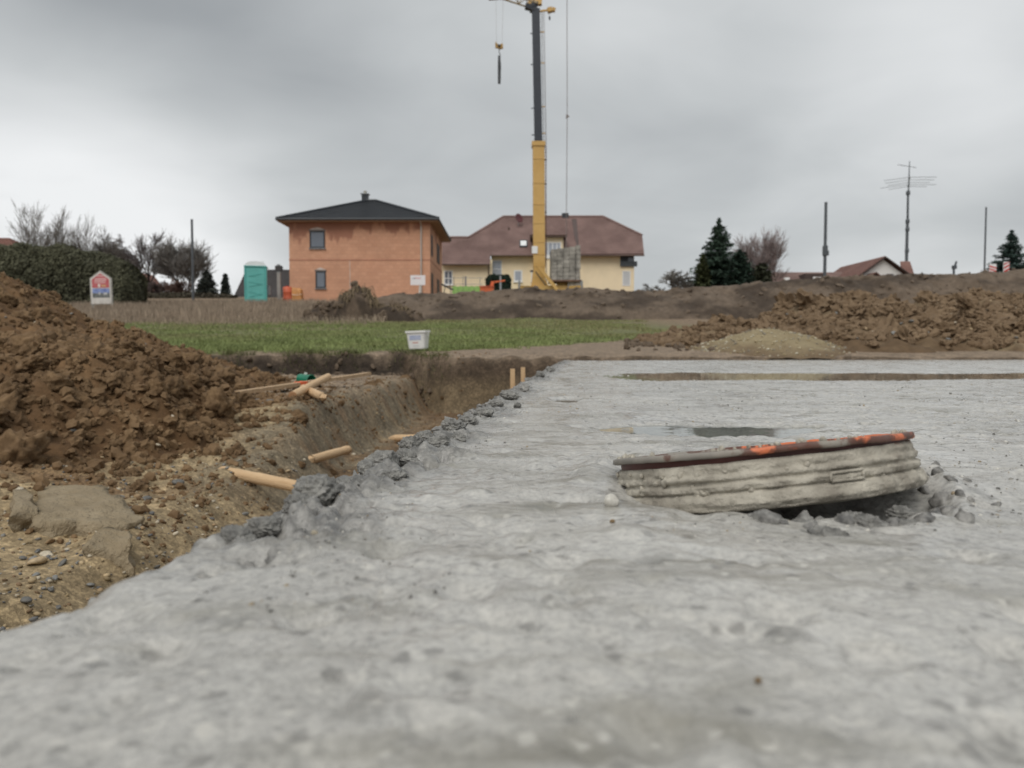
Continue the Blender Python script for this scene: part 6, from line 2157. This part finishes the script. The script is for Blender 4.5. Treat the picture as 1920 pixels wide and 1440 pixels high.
def conifer(name, label, u, d, vbase, vtop, wpx, seed, col, vhide=None, gaps=.5, taper=1.0, cat='tree'):
    rg = np.random.RandomState(seed)
    p = at(u, vbase, d); z = gz(p.x, d); o = empty(name, (p.x, d, z)); tag(o, label, cat)
    H = at(u, vtop, d).z - z; Wd = wpx * d / 1442 / 2
    MB().tube([(0, 0, -.2), (0, 0, H * .5), (0, 0, H * .97)], [.16, .09, .015], 7).build('trunk', M_bark, o, True)
    P, N, Cc = [], [], []
    br = MB()
    nw = int(26 + H * 2)
    for w in range(nw):
        f = (w + rg.rand()) / nw
        zc = H * (.06 + .93 * f)
        Rr = Wd * (1 - f) ** taper * (1 + .10 * rg.randn()) + .12
        nb = int(8 + 8 * (1 - f))
        for b in range(nb):
            az = rg.rand() * 6.283; L = Rr * rg.uniform(.62, 1.12)
            dirv = np.array([math.cos(az), math.sin(az), 0.0])
            lift = .35 * f + .02
            k = max(6, int(L * 30))
            t = (np.arange(k) + rg.rand(k)) / k
            pos = dirv * (L * t)[:, None]
            zz = zc + L * (lift * t - .28 * t * t + .10 * t ** 4) + rg.normal(0, .05, k)
            side = np.array([-dirv[1], dirv[0], 0])
            pos = pos + side * (rg.normal(0, .16, k) * (1.15 - t) * min(L, 1.6))[:, None]
            pos[:, 2] = zz
            P.append(pos)
            nn = np.stack([rg.normal(0, .5, k), rg.normal(0, .5, k), np.ones(k) * .8], 1); N.append(nn / np.linalg.norm(nn, axis=1)[:, None])
            Cc.append(np.array(col) * (rg.uniform(.6, 1.25) * rg.uniform(.85, 1.15, k))[:, None])
            if b % 2 == 0:
                e = dirv * L * .8
                br.tube([(0, 0, zc), (e[0], e[1], zc + L * (lift * .8 - .18))], [.03, .008], 3, False)
    br.build('branches', M_bark, o)
    leaf_mesh('crown', np.concatenate(P), np.concatenate(N), .115, np.concatenate(Cc), o, M_leaf, rg, 2.2)
    return o


conifer('spruce_tree', 'tall dark green spruce with pointed top behind the earth bank', 1347, 60, 556, 409, 150, 21, (.060, .096, .068))
conifer('blue_spruce', 'blue green spruce behind the red and white boards', 1894, 62, 535, 432, 116, 22, (.055, .088, .076))
conifer('dark_thuja', 'squat blackish evergreen leaning against the tall spruce', 1386, 57, 552, 470, 66, 23, (.032, .056, .040), taper=.55)
conifer('golden_thuja', 'olive green columnar evergreen left of the tall spruce', 1317, 58, 552, 478, 36, 24, (.060, .070, .028), taper=.6)
conifer('low_evergreen', 'low olive evergreen under the reddish bare tree', 1428, 60, 548, 495, 60, 25, (.050, .055, .032), taper=.5)
conifer('small_dark_conifer', 'broad dark conifer right of the tall plain pole', 388, 74, 564, 508, 46, 26, (.058, .066, .055), taper=.7)
conifer('small_slim_conifer', 'slim dark conifer beside the black roofed house', 423, 74, 564, 514, 18, 27, (.050, .060, .052), taper=.7)


def hedge(name, label, outline, d, depth, col, seed, n, size, cat='hedge'):
    """a clipped or grown-out evergreen mass: outline = list of (u, vtop); stands on the ground at distance d"""
    rg = np.random.RandomState(seed)
    us = np.array([a for a, b in outline], float); vs = np.array([b for a, b in outline], float)
    xs = np.array([at(u, v, d).x for u, v in outline]); zt = np.array([at(u, v, d).z for u, v in outline])
    base = Vector(((xs[0] + xs[-1]) / 2, d, gz((xs[0] + xs[-1]) / 2, d)))
    o = empty(name, base); tag(o, label, cat)
    nx = max(24, int((xs[-1] - xs[0]) / .22)); gx = np.linspace(xs[0], xs[-1], nx); na = 18
    ztop = np.interp(gx, xs, zt)
    zg = np.array([gz(x, d) for x in gx]) - .2
    T = np.linspace(0, math.pi, na)
    X = np.repeat(gx[:, None], na, 1)
    h = (ztop - zg)[:, None]
    end = np.minimum(1, np.minimum(gx - gx[0], gx[-1] - gx) / .6 + .25)[:, None]
    cy = np.sign(np.cos(T)) * np.abs(np.cos(T)) ** .55; cz = np.abs(np.sin(T)) ** .5
    k = 1 + .10 * fbm(X * .9, T[None] * 2 + X * 0, None, 3, seed) + .05 * fbm(X * 3, T[None] * 5 + X * 0, None, 2, seed + 3)
    Y = d + depth / 2 - cy[None] * depth / 2 * k * end; Z = zg[:, None] + h * cz[None] * k
    V = np.stack([X - base.x, Y - base.y, Z - base.z], -1)
    core = V.copy(); core[..., 1] = (core[..., 1] - depth / 2) * .86 + depth / 2; core[..., 2] = (core[..., 2] - (zg[:, None] - base.z)) * .94 + (zg[:, None] - base.z)
    np_mesh('inner_branches', core.reshape(-1, 3), grid_faces(nx, na), mat_plain(name + '_core', tuple(c * .45 for c in col), .95, var=.3, scale=3), o, True)  # closed core in a darker foliage colour, stops seeing through
    i = rg.rand(n) * (nx - 1.001); j = np.clip(rg.rand(n) * .75 * (na - 1.001), 0, na - 1.01)
    i0 = i.astype(int); j0 = j.astype(int); fi = (i - i0)[:, None]; fj = (j - j0)[:, None]
    P = V[i0, j0] * (1 - fi) * (1 - fj) + V[i0 + 1, j0] * fi * (1 - fj) + V[i0, j0 + 1] * (1 - fi) * fj + V[i0 + 1, j0 + 1] * fi * fj
    # push into clumps
    cl = fbm(P[:, 0] * 1.8, P[:, 2] * 1.8, P[:, 1] * 1.8, 3, seed + 9)
    nrm = P - np.stack([P[:, 0], np.full(n, depth / 2), P[:, 2] - .6], 1); nrm /= np.linalg.norm(nrm, axis=1)[:, None] + 1e-9
    P = P + nrm * (cl * .22 + rg.normal(0, .07, n))[:, None]
    N = nrm + rg.normal(0, .6, (n, 3)); N /= np.linalg.norm(N, axis=1)[:, None]
    tone = fbm(P[:, 0] * .7, P[:, 2] * .7, None, 2, seed + 4)
    c = np.array(col) * (rg.uniform(.7, 1.2, n) * (1 + .35 * tone))[:, None]
    leaf_mesh('foliage', P, N, size, c, o, M_leaf, rg, 1.8)
    return o


hedge('evergreen_hedge', 'tall overgrown dark evergreen hedge along the field edge',
      [(-240, 462), (-100, 455), (0, 456), (40, 459), (70, 456), (100, 461), (140, 468), (170, 472), (200, 484), (222, 500), (236, 530), (244, 556)], 43, 3.2, (.082, .082, .050), 41, 60000, .085)
hedge('clipped_hedge', 'clipped dark green hedge block against the yellow house', [(911, 522), (915, 517), (935, 516), (952, 517), (957, 522)], 68, 1.8, (.018, .034, .022), 42, 5000, .14)
hedge('low_hedge', 'low brown green hedge running behind the dry grass', [(60, 552), (120, 551), (200, 553), (260, 552), (330, 550), (400, 553), (440, 556)], 70, 1.2, (.070, .060, .042), 43, 7000, .16)


# ------------------------------------------------------------------ grass
def blades(name, x, y, hgt, wid, cols, mat, rg, lean=.35):
    n = len(x)
    z = ground_z(x, y) - .01
    az = rg.rand(n) * 6.283; w = np.stack([np.cos(az), np.sin(az), np.zeros(n)], 1) * (wid / 2)[:, None]
    la = rg.rand(n) * 6.283; lv = np.stack([np.cos(la), np.sin(la), np.zeros(n)], 1) * (hgt * lean * rg.rand(n))[:, None]
    P = np.stack([x, y, z], 1)
    up = np.zeros((n, 3)); up[:, 2] = hgt
    V = np.stack([P - w, P + w, P + up * .6 + lv * .45 + w * .6, P + up * .6 + lv * .45 - w * .6, P + up + lv * 1.2], 1).reshape(-1, 3)
    i = np.arange(n)[:, None] * 5
    F = np.concatenate([i + [0, 1, 2], i + [0, 2, 3], i + [3, 2, 4]], 1).reshape(-1, 3)
    o = np_mesh(name, V, F, mat, None, False, np.repeat(cols, 5, 0))
    tag(o, kind='stuff')
    return o


M_grass = mat_attr('grass_blades', .7, .08, 3, 0, spec=.25)
rg = np.random.RandomState(77)
n = 190000
y = 9.38 + 18 * rg.rand(n) ** 1.35; x = (rg.rand(n) * 1.05 - .62) * (y * .9)
edge = 9.25 + 1.1 * sstep(-1.1, .2, x) + 3.6 * sstep(-.2, 3.0, x) + 5 * sstep(2.5, 6, x) + .9 * fbm(x * 1.4, y * 1.4, None, 3, 31)
pat = fbm(x * .9, y * .9, None, 3, 33)
k = (y > edge) & (y > bank_y(x) + .03) & (x < 3.2 + 2 * pat) & (y < 24.5 + 3 * pat + .3 * (x + 9) * (x < -2) + 3.0 * (x > -3) + rg.normal(0, 2.2, n) * (x < -3)) & (rg.rand(n) > .30 - .5 * (pat > -.10) + .55 * (fbm(x * 1.7, y * 1.7, None, 2, 39) < -.18))
x, y, pat = x[k], y[k], pat[k]
tall = .020 + .045 * rg.rand(len(x)) + .05 * np.clip(pat, 0, 1)
dry = np.clip((y - 17) / 14 + .30 + .9 * fbm(x * .6, y * .6, None, 3, 37) + .35 * sstep(.5, 3, x) + .25 * sstep(.5, 0, y - bank_y(x)), 0, .95)[:, None] * rg.rand(len(x))[:, None] ** .7
cg = np.array((.205, .245, .092)) * (1 + .3 * fbm(x * 2, y * 2, None, 2, 34))[:, None]
cols = (cg * (1 - dry) + np.array((.25, .21, .115)) * dry) * rg.uniform(.65, 1.3, (len(x), 1))
tag(blades('grass', x, y, tall, .006 + .009 * (y / 15), cols, M_grass, rg, .9), 'short green grass on the field beyond the pit')

n = 85000
y = 18 + 34 * rg.rand(n) ** .85; x = -rg.rand(n) * (y * .74) - .5
pat = fbm(x * .5, y * .5, None, 3, 36)
k = (y > 22.2 + 4.5 * pat - .33 * (x + 9) + rg.normal(0, 2.6, n)) & ~((x > -6.2) & (y > 26.6) & (y < 36.9)) & ~((y > 53.5) & (x > -16)) & (x < -4 - .0 * y) & (rg.rand(n) < .85)
x, y, pat = x[k], y[k], pat[k]
h = (.16 + .27 * rg.rand(len(x)) + .12 * pat) * np.clip((y - 18) / 11, .2, 1)
cols = np.array((.30, .24, .18)) * rg.uniform(.6, 1.25, (len(x), 1)) * (1 + .25 * pat)[:, None]
tag(blades('dry_grass', x, y, h, .012 + .016 * rg.rand(len(x)), cols, mat_attr('dry_stalks', .9, .1, 3, 0), rg, .35), 'tall dry brown grass across the far field')

# turf hanging over the lip of the bank and dry weeds on the earth bank
n = 2600
x = rg.uniform(-4.8, -.7, n); y = bank_y(x) + rg.uniform(-.06, .12, n)
k = vnoise(x * 3, x * 0, None, 91) > -.35
x, y = x[k], y[k]
tag(blades('turf_fringe', x, y, rg.uniform(.03, .10, len(x)), np.full(len(x), .007), np.array((.12, .125, .050)) * rg.uniform(.5, 1.3, (len(x), 1)), M_grass, rg, 1.6), 'ragged turf roots and blades along the lip of the pit')
